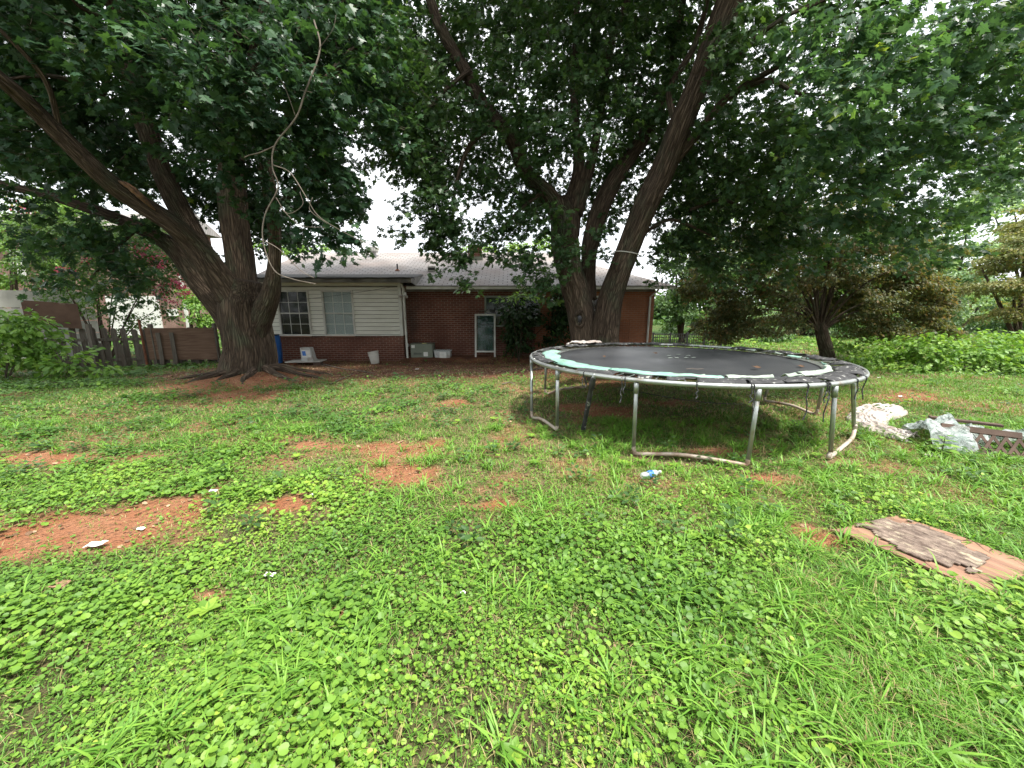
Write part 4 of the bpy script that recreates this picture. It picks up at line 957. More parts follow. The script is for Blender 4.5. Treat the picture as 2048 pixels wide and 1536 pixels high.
# sagging lower net rope
a0, a1 = A1, rim(ag(1692, 771), TR, TZ - .25)
rp1, rp2 = P(1235, 775, 5.0), P(1560, 806, 6.5)
solo(MB().tube([rp1.lerp(rp2, t / 14) - Vector((0, 0, .10 * math.sin(math.pi * t / 14))) for t in range(15)], .005, 5), 'net_rope', 'rag', 'thin rope sagging under the trampoline between its legs', 'rope')
for (px, py, s_, lb_) in ((1310, 709, .03, 'just left of the white marks'), (1512, 738, .035, 'near the front right of'), (1600, 736, .03, 'at the right end of'), (1208, 716, .02, 'at the left end of'), (1330, 698, .02, 'behind the white marks of')):
    p = onrim(px, py, TZ - .03); m_ = MB().sheet(lambda u, v: (p.x + (u - .5) * s_ * 2, p.y + (v - .5) * s_ * 2.4, p.z + .018 + .02 * abs(u - .5) + .01 * v), 3, 3, .002)
    solo(m_, 'fallen_leaf', 'litter', 'dry brown leaf lying ' + lb_ + (' the black trampoline mat' if lb_.endswith('of') and 'marks' not in lb_ or lb_.endswith('of') else ' on the black trampoline mat'), 'leaf', 'dry leaves on the trampoline mat')
p1 = onrim(1372, 741, TZ - .03)
solo(MB().tube([p1 + Vector(q) for q in ((0, 0, .02), (.07, -.015, .024), (.13, -.02, .02), (.2, -.03, .026))], .004, 5), 'twig_on_mat', 'deadtwig', 'thin bent twig lying on the trampoline mat', 'twig')

# ================================================================ THINGS ON THE LAWN
c = G(1300, 957) + Vector((0, 0, .045)); axd = Vector((.92, .30, .07)).normalized()
bt_ = thing('water_bottle', 'crushed clear water bottle with blue label lying on the grass before the trampoline', 'bottle', c)
s0 = c - axd * .10
MB().lathe(s0, [(0, .012), (.004, .026), (.02, .033), (.04, .030), (.055, .034), (.07, .030), (.085, .034), (.10, .030), (.14, .033), (.165, .028), (.185, .016), (.20, .013)], 18, axd).build('body', 'clear', bt_, True)
MB().lathe(s0 + axd * .072, [(0, .0345), (.001, .035), (.05, .035), (.051, .0345)], 18, axd).build('label_band', 'bluelabel', bt_, True)
MB().lathe(s0 + axd * .20, [(0, .016), (.016, .016)], 14, axd).build('cap', 'white', bt_)
# lying plywood with a flaking middle
q0, q1, q2, q3 = BOARD
lb = thing('rotting_board', 'weathered plywood board with peeling rotten middle lying in the grass', 'board', sum(BOARD, Vector()) / 4)
def bf(u, v, z=.026, ragk=.012):
    a = q0.lerp(q1, v); b = q3.lerp(q2, v); p = a.lerp(b, u)
    e = (float(fbm(u * 9, 2.2)) - .5) * ragk * 2 * (1 if v > .5 else -1) * abs(v - .5) * 2 + (float(fbm(v * 9 + 4, 5.2)) - .5) * .07 * (1 if u > .5 else -1) * max(0, abs(u - .5) * 2 - .8) * 5
    d = (b - a).normalized(); nrm = Vector((-d.y, d.x, 0))
    return p + nrm * e + d * e * .6 + Vector((0, 0, z + .012 * math.sin(u * 3.1)))
def grain(o, su, sv):
    me = o.data; co = np.empty(len(me.vertices) * 3); me.vertices.foreach_get('co', co); co = co.reshape(-1, 3) + np.array(o.parent.location)
    e = (q3 - q0).normalized(); f_ = Vector((-e.y, e.x, 0)); d_ = co - np.array(q0)
    g_ = np.stack([d_ @ np.array(e) * su, d_ @ np.array(f_) * sv, co[:, 2]], 1)
    at = me.attributes.new('gr', 'FLOAT_VECTOR', 'POINT'); at.data.foreach_set('vector', g_.astype(np.float32).ravel())
grain(MB().sheet(bf, 60, 24, .014).build('board', 'ply_lying', lb), .35, 2.6)
fl = MB(); NU, NV = 60, 26; g = []; keepv = {}
for i in range(NU + 1):
    for j in range(NV + 1):
        u = .02 + .86 * i / NU; v = .08 + .86 * j / NV
        p = bf(u, v); g.append(p + Vector((0, 0, .009 + .012 * float(fbm(u * 22, v * 14, 3)))))
W = NV + 1; fs = []
for i in range(NU):
    for j in range(NV):
        u = i / NU; v = j / NV
        cv = .55 - .25 * u
        d = math.hypot((u - .46) / .52, (v - cv) / .46) + (float(fbm(u * 7 + 3, v * 5 + 1, 4)) - .5) * .95
        if d < 1: fs.append((i * W + j, (i + 1) * W + j, (i + 1) * W + j + 1, i * W + j + 1))
o = fl.add(g, fs).build('peeling_layer', 'bark_flake', lb); grain(o, .6, 1.3); q = o.modifiers.new('th', 'SOLIDIFY'); q.thickness = .007
# crumpled cloth and plastic sheet
def blanket(path, wid, name, m_, label, cat, h=.10, seed=0, nu=60, nv=22, th=.006, film=False):
    path = catmull([Vector(p) for p in path], 8); n = len(path) - 1
    def fn(u, v):
        t = u * n; i = min(int(t), n - 1); a = Vector(path[i]).lerp(Vector(path[i + 1]), t - i)
        d = (Vector(path[i + 1]) - Vector(path[i])); d.z = 0; d.normalize(); nr = Vector((-d.y, d.x, 0))
        w_ = wid(u) * (1 + .35 * (float(fbm(u * 8 + seed, v * 2, 3)) - .5)); s = (v - .5) * 2
        p = a + nr * s * w_; base = float(gz(p.x, p.y))
        ridge = abs(math.sin((v * 4 + 6 * float(fbm(u * 3.5 + seed, v * 3 + 9, 4))) * 3.1)) * float(fbm(u * 7 + seed, v * 5 + 3, 3)) * 1.6
        z = base + .015 + h * (1 - s * s) ** .6 * (.35 + .55 * float(fbm(u * 9 + seed, v * 6 + seed, 4)) + .45 * ridge)
        if film:
            fold = 1 - abs(2 * ((v * 3.2 + 2.2 * float(fbm(u * 2.2 + seed, v * 1.3, 2))) % 1) - 1)
            z = base + .02 + h * (1 - s * s) ** .8 * (float(fbm(u * 3 + seed, v * 1.6 + seed, 2)) ** 1.3) * 1.5 + .07 * fold ** 2 * (1 - s * s)
        p += nr * .05 * (float(fbm(u * 14, v * 3 + seed)) - .5) + d * .08 * (float(fbm(u * 3, v * 14 + seed)) - .5)
        return (p.x, p.y, z)
    return solo(MB().sheet(fn, nu, nv, th), name, m_, label, cat, smooth=True)
blanket([G(1772, 822), G(1735, 836), G(1745, 858), G(1790, 874), G(1825, 884)], lambda u: .27 - .13 * u, 'crumpled_cloth', 'cloth', 'crumpled dirty beige cloth heaped on the grass right of the trampoline', 'cloth', .10, 3, 150, 50)
blanket([G(1820, 884), G(1865, 886), G(1900, 884), G(1960, 893)], lambda u: .27 + .08 * math.sin(u * 3), 'plastic_sheet', 'film', 'clear plastic sheet spilling off the near end of the lattice panel', 'plastic sheet', .26, 9, 80, 34, .002, True)
blanket([G(2010, 905), G(2050, 900), G(2110, 905)], lambda u: .34, 'plastic_sheet', 'film', 'clear plastic sheet bunched over the far right end of the lattice panel', 'plastic sheet', .30, 14, 70, 34, .002, True)
# lattice panel on edge
LP0, LP1 = G(1890, 900), G(2040, 922)
lt = thing('lattice_panel', 'brown wooden lattice panel lying on edge under the plastic sheet', 'lattice', (LP0 + LP1) / 2)
d = (LP1 - LP0); L = d.length; d.normalize(); nr = Vector((-d.y, d.x, 0)).normalized(); tilt = (nr * .55 + Vector((0, 0, .83))).normalized()
H_ = .22
def lp(s, t): return LP0 + d * (s * L) + tilt * (t * H_) + Vector((0, 0, .03))
MB().tube([lp(-.1, 1), lp(1.1, 1)], .001, 4).v
def beam(a, b, w_, t_, nrm): 
    dd = (b - a) / 2; x_ = dd.normalized(); y_ = nrm.cross(x_).normalized()
    return MB().obox((a + b) / 2, dd, y_ * w_, nrm * t_)
fn_ = d.cross(tilt).normalized()
beam(lp(-.05, 1.15), lp(1.05, 1.15), .035, .014, fn_).build('top_rail', 'timber', lt, bevel=.004)
beam(lp(-.05, -.0), lp(1.05, -.0), .02, .014, fn_).build('bottom_rail', 'timber', lt)
back = nr * .35 + Vector((0, 0, .02))
beam(lp(-.05, 1.15) + back, lp(1.02, 1.15) + back, .04, .014, Vector((0, 0, 1))).build('rear_rail', 'timber', lt, bevel=.004)
for i in range(-1, 7):
    for s_, o_ in ((1, .006), (-1, -.006)):
        a = lp(i / 6 if s_ > 0 else (i + 1.1) / 6, .02) + fn_ * o_; b = lp((i + 1.1) / 6 if s_ > 0 else i / 6, 1.0) + fn_ * o_
        beam(a, b, .013, .004, fn_).build('slat', 'timber', lt)
# small litter
for (px, py, s_, m_, lb_) in ((195, 1095, .055, 'paper', 'torn white paper scrap on the large clay patch'), (283, 1062, .025, 'paper', 'small crumpled wrapper above the torn paper scrap'),
                              (428, 985, .035, 'paper', 'white crumpled tissue on grass right of the clay'), (540, 1155, .03, 'paper', 'small pale wrapper between weeds and bare grass'),
                              (625, 993, .02, 'paper', 'tiny white scrap on grass near the clay spots'), (125, 1175, .05, 'litter', 'dry curled leaf below the large clay patch'),
                              (1640, 1170, .05, 'litter', 'dry tan leaf in the grass left of the rotting board'), (1910, 1328, .05, 'litter', 'tan leaf in the grass below the rotting board'),
                              (925, 1190, .018, 'paper', 'small white petal like scrap among the round leaves'), (1800, 795, .05, 'paper', 'white scrap on the far right clay strip'),
                              (1860, 915, .07, 'cloth', 'pale rag in the grass below the plastic sheet'), (1757, 757, .03, 'paper', 'tiny white scrap beyond the right trampoline edge'),
                              (1735, 1008, .05, 'ply_dark', 'brown wood chip behind the rotting board'), (834, 740, .05, 'paper', 'small white cup lying on the clay by the house'),
                              (628, 742, .0, None, None), (253, 733, .0, None, None)):
    if not m_: continue
    g = G(px, py); sd = px * .37
    mb = MB().sheet(lambda u, v: (g.x + (u - .5) * s_ * 2 + .2 * s_ * (float(fbm(v * 4, sd)) - .5), g.y + (v - .5) * s_ * 1.2 + .8 * s_ * (float(fbm(u * 3 + sd, 2)) - .5), g.z + .014 + s_ * .6 * float(fbm(u * 4 + sd, v * 4))), 7, 5, .002)
    solo(mb, 'fallen_leaf' if m_ == 'litter' else 'litter_scrap', 'ply_lying' if m_ == 'litter' else m_, lb_, 'leaf' if m_ == 'litter' else 'litter', origin=g)

# ================================================================ FENCES, LEFT SIDE
def fpt(px, Y, z): p = P(px, 700, Y); return Vector((p.x, Y, z))
FA = fpt(70, 10.1, 0); FB = fpt(442, 12.3, 0)
fd = (FB - FA); FL = fd.length; fd.normalize(); fnrm = Vector((fd.y, -fd.x, 0))
if fnrm.y > 0: fnrm = -fnrm
fence = thing('picket_fence', 'weathered grey picket fence with gaps along the left edge of the yard', 'fence', FA)
n_ = int(FL / .20); fz = lambda p: float(gz(p.x, p.y))
for i in range(n_ + 1):
    p = FA + fd * (i * FL / n_); z0 = fz(p) - .05
    for side in (0, 1):
        if side == 0 and (i % 2): continue
        hgt = 1.18 + random.uniform(-.04, .03) - (.42 if side == 0 else 0)
        c = p + (fnrm * .045 if side == 0 else -fnrm * .03) + fd * (.10 if side else 0); w_ = .045 if side == 0 else .062; tl = random.uniform(-.02, .02)
        th = .011
        v = []
        prof = [(-w_, 0), (w_, 0), (w_, hgt - .05), (w_ * .5, hgt), (-w_ * .5, hgt), (-w_, hgt - .05)]
        for s_ in (-1, 1):
            for a, h in prof: v.append(c + fd * (a + tl * h) + fnrm * th * s_ + Vector((0, 0, z0 + h)))
        MB().add(v, [(5, 4, 3, 2, 1, 0), (6, 7, 8, 9, 10, 11)] + [(k, (k + 1) % 6, 6 + (k + 1) % 6, 6 + k) for k in range(6)]).build('picket', 'wood_grey', fence)
for h in (.22, .80):
    a = FA + Vector((0, 0, fz(FA) + h)); b = FB + Vector((0, 0, fz(FB) + h)); dd = (b - a) / 2
    MB().obox((a + b) / 2 + fnrm * .007, dd, fnrm * .016, Vector((0, 0, .04))).build('rail', 'wood_grey', fence)
for t in (0, .28, .6, .98):
    p = FA + fd * (t * FL) + fnrm * .1; MB().box((p.x - .045, p.y - .045, fz(p) - .1), (p.x + .045, p.y + .045, fz(p) + 1.25)).build('post', 'wood_grey', fence)
def onfence(px):
    x = (px - 1024) / F; # plane through FA along fd
    best = min((abs((FA + fd * s).x / (FA + fd * s).y - x / 1.0), s) for s in np.linspace(0, FL, 400)); return best[1]
def fboard(px0, px1, py0, py1, off, m_, name, label, cut=False, tilt_=0):
    s0, s1 = onfence(px0), onfence(px1); a = FA + fd * s0 + fnrm * off; b = FA + fd * s1 + fnrm * off
    zt0 = P(px0, py0, a.y).z; zt1 = P(px1, py0 + tilt_, b.y).z; zb0 = P(px0, py1, a.y).z; zb1 = P(px1, py1 + tilt_, b.y).z
    v = []
    for s_ in (0, 1):
        for q, z in ((a, zb0), (b, zb1), (b, zt1), (a, zt0)): v.append((q.x + fnrm.x * .014 * s_, q.y + fnrm.y * .014 * s_, z))
    return solo(MB().add(v, [(3, 2, 1, 0), (4, 5, 6, 7), (0, 1, 5, 4), (1, 2, 6, 5), (2, 3, 7, 6), (3, 0, 4, 7)]), name, m_, label, 'plywood', origin=a)
fboard(62, 176, 600, 650, .13, 'ply_dark', 'plywood_sheet', 'dark stained plywood sheet nailed above the left end of the fence', tilt_=8)
fboard(297, 432, 656, 719, .13, 'ply', 'plywood_sheet', 'reddish plywood sheet covering the right end of the fence')
for px in (322, 349):
    s_ = onfence(px); p = FA + fd * s_ + fnrm * .17
    solo(MB().box((p.x - .08, p.y - .012, fz(p) - .03), (p.x + .06, p.y + .008, fz(p) + 1.0)), 'fence_board', 'wood_grey', 'upright grey board over the reddish plywood, the %s one' % ('left' if px < 330 else 'right'), 'board', 'upright boards over the plywood', origin=(p.x, p.y, fz(p)))
s_ = onfence(290); p = FA + fd * s_ + fnrm * .14
solo(MB().tube([(p.x, p.y, fz(p) - .05), (p.x, p.y, fz(p) + 1.38)], .03, 8), 'gate_post', 'rust', 'thin rusty post between the pickets and the reddish plywood', 'post')
# low timber edging at far left and white board fence behind
a, b = G(-60, 745), G(112, 728)
solo(MB().obox((a + b) / 2 + Vector((0, 0, .06)), (b - a) / 2, Vector((0, .06, 0)), Vector((0, 0, .09))), 'timber_edging', 'timber', 'low dark timber edging left of the picket fence', 'edging', bevel=.01)
wf = thing('board_wall', 'pale grey board wall beyond the left bushes', 'wall', fpt(60, 12.8, 0))
for k in range(5):
    a = fpt(-160, 11.6, 0); b = fpt(205, 14.2, 0); z0 = -.2 + k * .44; 
    zt2 = z0 + .43
    if k == 4: zt2 = 1.58 + .55; 
    dd = (b - a) / 2; MB().obox(Vector(((a + b) / 2)) + Vector((0, 0, (z0 + zt2) / 2)), dd, Vector((0, .03, 0)), Vector((0, 0, (zt2 - z0) / 2 - .006))).build('panel', 'wall_pale', wf)
# black metal fence on the far right
bf_ = thing('metal_fence', 'black metal rail fence right of the house', 'fence', (6, 17.5, 0))
xa_, xb_ = P(1306, 680, 17.5).x, P(1452, 680, 17.5).x; zt3 = P(1380, 668, 17.5).z; zb3 = float(gz(6, 17.5))
n_ = 34
for i in range(n_ + 1):
    x = xa_ + (xb_ - xa_) * i / n_; big = i % 8 == 0 or i == n_
    MB().box((x - (.035 if big else .010), 17.48, zb3), (x + (.035 if big else .010), 17.5 + (.05 if big else 0), zt3 + (.07 if big else 0))).build('post' if big else 'baluster', 'black', bf_)
for z in (zt3 - .02, zb3 + .12, zt3 - .16): MB().box((xa_, 17.505, z), (xb_, 17.53, z + .035)).build('rail', 'black', bf_)
# neighbouring brick house far left
nh = thing('neighbour_house', 'tall brick house with white trim beyond the left fence', 'house', (-22, 24, 0))
xn0, xn1 = P(-140, 600, 24).x, P(366, 600, 24).x; zn = P(300, 455, 24).z
MB().box((xn0, 24, -.3), (xn1, 27, zn)).build('wall', 'brick_far', nh)
MB().box((xn1 - .02, 23.95, -.3), (xn1 + .12, 24.1, zn)).build('corner_trim', 'trim', nh)
MB().box((P(215, 620, 23.9).x, 23.9, -.3), (P(318, 620, 23.9).x, 23.99, P(300, 592, 24).z)).build('white_garage_door', 'paper', nh)
MB().add([(xn0 - .4, 23.4, zn), (xn1 + .4, 23.4, zn), (xn1 + .4, 25.5, zn + 1.1), (xn0 - .4, 25.5, zn + 1.1), (xn0 - .4, 27.6, zn), (xn1 + .4, 27.6, zn)], [(0, 1, 2, 3), (3, 2, 5, 4), (1, 5, 2)]).build('roof', 'shingle', nh)
for px in (60, 345):
    xx = P(px, 620, 24).x; o = MB().box((xx - .35, 23.94, P(px, 632 if px > 300 else 560, 24).z), (xx + .35, 23.985, P(px, 618 if px > 300 else 500, 24).z)).build('window', 'paper', nh)

# ================================================================ TREES
def flareL(a, p):
    z = p[2]; k = max(0, 1 - (z - .0) / 1.0); return 1 + .15 * k ** 4 * (1 + .35 * math.cos(5 * a + 1) + .2 * math.cos(9 * a))
def trunk_from(parent, pts, flare=None, **k): return limb(parent, pts, 'trunk', flare=flare, **k)
def W3(px, py, Y, w): c = P(px, py, Y); return (c.x, c.y, c.z, w / 2 * Y / F / (CP + (768 - py) / F * SP) / math.hypot(1, (px - 1024) / F))

# --- the big left maple
tl = thing('maple_tree', 'huge spreading maple with thick forked trunk left of the house', 'tree', (TREE_L[0], TREE_L[1], .05))
base = W3(503, 775, 8.75, 124); 
limb(tl, [(base[0] + .02, base[1], -.25, base[3] * .95), (base[0], base[1], .15, base[3] * .93), W3(499, 700, 8.75, 108), W3(490, 645, 8.75, 104), W3(486, 600, 8.75, 100), W3(490, 560, 8.75, 70)], 'trunk', seg=56, n=12, world=True, flare=flareL)
limb(tl, [W3(a, b, c, d) for a, b, c, d in ((508, 665, 8.7, 56), (470, 600, 8.6, 66), (432, 545, 8.4, 62), (392, 492, 8.2, 54), (342, 446, 7.9, 50), (262, 395, 7.6, 50), (205, 352, 7.3, 50), (102, 252, 6.8, 48), (34, 186, 6.4, 46), (0, 158, 6.2, 44), (-90, 80, 5.8, 40))], 'limb', seg=34, n=12, world=True)
limb(tl, [W3(a, b, c, d) for a, b, c, d in ((482, 680, 8.9, 60), (448, 618, 8.9, 60), (400, 565, 8.95, 50), (352, 500, 8.95, 46), (300, 466, 9.0, 36), (200, 424, 9.0, 32), (95, 390, 8.9, 27), (0, 368, 8.8, 24), (-120, 330, 8.7, 20))], 'limb', seg=28, n=10, world=True)
limb(tl, [W3(a, b, c, d) for a, b, c, d in ((492, 650, 8.9, 66), (484, 560, 9.1, 62), (472, 470, 9.3, 60), (465, 400, 9.4, 60), (464, 300, 9.5, 54), (462, 200, 9.7, 50), (461, 80, 9.9, 50), (458, -60, 10.1, 46), (450, -300, 10.6, 34), (470, -600, 11, 20))], 'limb', seg=30, n=10, world=True)
limb(tl, [W3(a, b, c, d) for a, b, c, d in ((450, 590, 9.1, 54), (392, 480, 9.3, 52), (340, 380, 9.2, 48), (309, 307, 9.1, 46), (276, 200, 8.9, 50), (248, 102, 8.8, 52), (236, 20, 8.6, 46), (205, -120, 8.5, 40), (190, -400, 8.4, 24))], 'limb', seg=28, n=10, world=True)
limb(tl, [W3(a, b, c, d) for a, b, c, d in ((502, 700, 8.8, 50), (520, 640, 8.65, 52), (541, 585, 8.5, 40), (548, 530, 8.4, 28), (549, 480, 8.4, 28), (542, 400, 8.3, 30), (520, 300, 8.1, 30), (495, 200, 7.9, 26), (520, 60, 7.6, 22), (560, -80, 7.3, 18))], 'limb', seg=26, n=10, world=True)
for pts in ([(500, 300, 8.6, 26), (600, 220, 8.2, 20), (680, 130, 8.0, 15), (740, 60, 7.8, 11)], [(470, 210, 9.4, 20), (400, 90, 8.2, 16), (370, 20, 7.4, 14), (350, -60, 7, 12)],
            [(120, 260, 6.9, 16), (90, 160, 6.6, 14), (0, 60, 6.2, 12), (-60, 20, 6, 8)], [(210, 190, 8.5, 14), (120, 155, 7.8, 12), (40, 155, 7.2, 9), (-20, 170, 7, 6)],
            [(545, 420, 8.2, 16), (620, 360, 7.8, 11), (680, 330, 7.4, 7)], [(250, 40, 8.7, 14), (170, 20, 8.2, 11), (130, -20, 8, 8)], [(290, 440, 8.9, 12), (230, 500, 8.6, 8), (180, 560, 8.4, 5)]):
    limb(tl, pts, 'branch', seg=10, n=6)
# broken stub wound on the lower limb
wp = [P(238, 362, 7.35), P(258, 372, 7.3), P(285, 396, 7.4), P(310, 420, 7.6)]
MB().tube(catmull(wp, 5), [.012, .03, .034, .045, .05, .044, .055, .06, .05, .058, .05, .045, .04, .03, .025, .012], 12, rough=5.).build('broken_stub', 'wound', tl)
# dead pale twigs
dead = MB()
def dt(pts, w0, w1, n=6):
    q = catmull([P(*p) for p in pts], n); m_ = len(q); dead.tube(q, [max(.002, (w0 + (w1 - w0) * i / (m_ - 1)) / 2 * 5.6 / F * .62) for i in range(m_)], 6)
dt([(628, 40, 5.8), (640, 100, 5.7), (610, 185, 5.6), (592, 235, 5.6), (550, 290, 5.6), (545, 335, 5.6), (556, 375, 5.6), (530, 430, 5.6), (526, 482, 5.6), (548, 540, 5.6), (585, 558, 5.6), (632, 568, 5.6)], 5, 3)
dt([(550, 292, 5.6), (520, 305, 5.6), (500, 310, 5.6), (488, 315, 5.6)], 4, 2.5)
dt([(546, 330, 5.6), (580, 345, 5.5), (610, 390, 5.4), (635, 430, 5.4), (680, 460, 5.3), (740, 490, 5.2)], 3, 1.5)
dt([(530, 482, 5.6), (560, 500, 5.5), (600, 540, 5.5), (628, 556, 5.4)], 3, 2)
dt([(552, 395, 5.6), (575, 427, 5.5), (605, 410, 5.5), (600, 385, 5.5)], 2, 1.2)
dt([(560, 415, 5.6), (600, 450, 5.5), (650, 455, 5.4)], 2, 1.2)
dt([(592, 235, 5.6), (570, 175, 5.5), (555, 150, 5.5)], 2.5, 1.5)
dt([(600, 180, 5.6), (625, 185, 5.5)], 2, 1.5)
dt([(636, 100, 5.7), (665, 60, 5.6), (672, 30, 5.6)], 2, 1)
dt([(625, 395, 5.4), (620, 420, 5.4), (655, 448, 5.3)], 2, 1)
dead.build('dead_twigs', 'deadtwig', tl, True)
def roots(par, cx, cy, specs):
    for a0, L, w0 in specs:
        a = R(a0); q = []
        for i in range(7):
            t = i / 6; aa = a + .5 * (float(fbm(a0 + t * 2, 3.3)) - .5) * t; rr = .3 + L * t; x = cx + rr * math.cos(aa); y = cy + rr * math.sin(aa)
            q.append((x, y, float(gz(x, y)) + (.05 - .075 * t) * (w0 / .1) + .015 * math.sin(i * 2.1), w0 * (1 - .75 * t)))
        limb(par, q, 'root', 'bark', 10, 5, world=True)
roots(tl, TREE_L[0], TREE_L[1], ((200, 1.6, .10), (232, 1.2, .12), (262, .9, .10), (292, 1.0, .11), (325, 1.4, .10), (350, 1.8, .09), (15, 1.5, .09)))
fo = Foliage((TREE_L[0], TREE_L[1], 0), .135, 11)
near = [(500, 300, 7.4, 80, 50, 2.4), (330, 320, 7.6, 46, 34, 1.5), (270, 80, 7.0, 70, 60, 1.8), (470, 340, 7.3, 80, 46, 2.4), (400, 290, 7.6, 70, 40, 2.0), (330, 230, 7.2, 60, 50, 1.6), (560, 400, 7.4, 60, 50, 1.8), (500, 400, 7.8, 50, 30, 1.4), (450, 180, 6.6, 120, 70, 2.0), (250, 170, 7.4, 90, 60, 1.6), (360, 130, 5.4, 130, 75, 2.3), (470, 170, 5.6, 120, 70, 2.6), (330, 60, 6.4, 150, 70, 2.4), (200, 120, 6.6, 120, 80, 1.6), (560, 120, 5.8, 110, 80, 2.4), (600, 30, 6.2, 130, 70, 2.2),
        (440, 240, 6.4, 90, 60, 2.6), (550, 250, 6.6, 80, 70, 2.4), (640, 210, 6.6, 90, 90, 2.6), (640, 330, 6.8, 80, 70, 2.8), (620, 420, 7.2, 70, 55, 2.8), (680, 420, 7.2, 55, 60, 2.6), (655, 475, 7.2, 60, 32, 2.3), (705, 480, 7.2, 36, 25, 2.0), (590, 485, 7.8, 50, 28, 2.0),
        (650, 515, 7.0, 16, 24, 1.4), (700, 505, 6.6, 16, 16, 1.5), (735, 170, 7.2, 80, 120, 2.2), (740, 50, 7.4, 90, 80, 2.0), (790, 260, 7.4, 40, 60, 1.2),
        (60, 50, 6.5, 110, 60, 2.2), (120, 210, 8.0, 80, 50, 1.0), (40, 300, 7.2, 80, 70, 2.2), (150, 350, 8.0, 110, 60, 2.4), (50, 470, 8.4, 110, 50, 1.6), (180, 470, 8.4, 90, 55, 2.6),
        (240, 540, 8.4, 65, 50, 2.2), (250, 600, 8.6, 35, 24, 1.3), (100, 560, 8.6, 90, 32, 1.0), (300, 450, 8.5, 40, 30, 1.6), (40, 400, 8.2, 70, 30, 1.5), (480, 20, 7.2, 130, 50, 2.0)]
back = [(420, 380, 10.4, 90, 80, 2.2), (400, 240, 10.8, 120, 90, 2.0), (520, 420, 10.6, 80, 80, 2.4), (590, 300, 10.6, 110, 110, 2.4), (300, 120, 10.6, 140, 100, 1.7), (160, 260, 10.4, 140, 100, 1.7), (500, 80, 10.8, 160, 100, 2.0),
        (690, 380, 10.4, 60, 60, 2.0), (700, 120, 10.8, 120, 110, 1.9), (30, 180, 10, 120, 120, 1.6), (400, 520, 10.6, 40, 40, 1.3), (250, 330, 10, 90, 70, 1.8), (580, 470, 10.4, 60, 24, 1.8), (100, 40, 10, 150, 80, 1.4)]
for a in near: fo.pc(*a[:5], lai=a[5] * 1.1)
for a in back: fo.pc(*a[:5], lai=a[5] * 1.7)
nL = fo.build(tl, 'maple')
# rest of the crown above the picture, larger leaves
fo = Foliage((TREE_L[0], TREE_L[1], 0), .26, 8, tw=.8)
for c, r, l_ in (((-6, 9, 10.5), (4.6, 4.2, 2.6), 2.0), ((-9.5, 8, 8.2), (3.2, 3.2, 2.0), 1.6), ((-4.5, 11.5, 9), (3.4, 3, 2.4), 1.6), ((-6, 6.4, 8.2), (3, 2.0, 1.3), 1.4), ((-10.5, 9.5, 6.0), (2.0, 3, 1.8), 1.6), ((-6, 9, 13), (3, 3, 1.6), 1.5), ((-8.5, 6.0, 8.6), (3.2, 1.7, 1.1), 1.2)):
    fo.clump(c, r, l_ * 2.2)
fo.build(tl, 'maple', name='upper_crown', twigs=False)

# --- middle tree: twin stems
tm_ = thing('maple_tree', 'tall maple with several splayed trunks rising behind the trampoline', 'tree', (TREE_M[0], TREE_M[1], .1))
def flareM(a, p):
    k = max(0, 1 - (p[2] - .1) / .9); return 1 + .55 * k ** 2.4 * (1 + .35 * math.cos(4 * a + .6) + .2 * math.cos(7 * a))
bm = W3(1170, 745, 9.6, 62)
limb(tm_, [(bm[0], bm[1], -.3, bm[3] * 1.0), (bm[0], bm[1], .25, bm[3])] + [W3(*q) for q in ((1168, 680, 9.6, 56), (1162, 635, 9.6, 54), (1152, 586, 9.6, 52), (1139, 537, 9.6, 50), (1132, 489, 9.65, 54), (1130, 440, 9.65, 54), (1120, 400, 9.7, 44))], 'trunk', seg=48, n=10, world=True, flare=flareM)
bm = W3(1206, 748, 9.4, 64)
limb(tm_, [(bm[0], bm[1], -.3, bm[3] * .95), (bm[0], bm[1], .25, bm[3] * .95)] + [W3(*q) for q in ((1208, 690, 9.4, 60), (1214, 640, 9.35, 54), (1225, 586, 9.25, 49), (1242, 537, 9.1, 46), (1260, 489, 9.0, 46), (1292, 410, 8.8, 50), (1325, 342, 8.7, 50), (1365, 239, 8.4, 50), (1393, 171, 8.2, 48), (1418, 102, 8.0, 48), (1455, 10, 7.8, 54), (1490, -70, 7.6, 50), (1540, -220, 7.2, 42), (1590, -420, 6.8, 28))], 'trunk', seg=48, n=10, world=True, flare=flareM)['label'] = 'thick right hand trunk leaning to the right'
limb(tm_, [(1130, 450, 9.65, 44), (1100, 395, 9.6, 36), (1052, 342, 9.5, 28), (1020, 275, 9.3, 24), (965, 205, 9.1, 24), (927, 137, 9.0, 23), (887, 68, 8.8, 22), (864, 10, 8.7, 20), (850, -50, 8.6, 18), (835, -200, 8.5, 14)], seg=22, n=8)
limb(tm_, [(1138, 470, 9.7, 40), (1146, 400, 9.8, 34), (1158, 342, 9.9, 28), (1152, 273, 10, 16), (1148, 150, 10.1, 14), (1153, 40, 10.2, 12), (1158, -80, 10.3, 10)], seg=18, n=8)
limb(tm_, [(1150, 430, 9.75, 30), (1176, 350, 9.9, 22), (1192, 280, 10, 18), (1208, 180, 10.1, 16), (1225, 80, 10.2, 15), (1262, -20, 10.3, 13), (1300, -160, 10.4, 10)], seg=18, n=8)
limb(tm_, [(1176, 600, 9.75, 34), (1176, 537, 9.8, 30), (1182, 480, 9.85, 34), (1204, 410, 9.9, 36), (1241, 342, 9.9, 32), (1288, 273, 9.9, 27), (1330, 190, 9.8, 20), (1350, 100, 9.7, 16), (1370, -20, 9.6, 12)], seg=22, n=8)
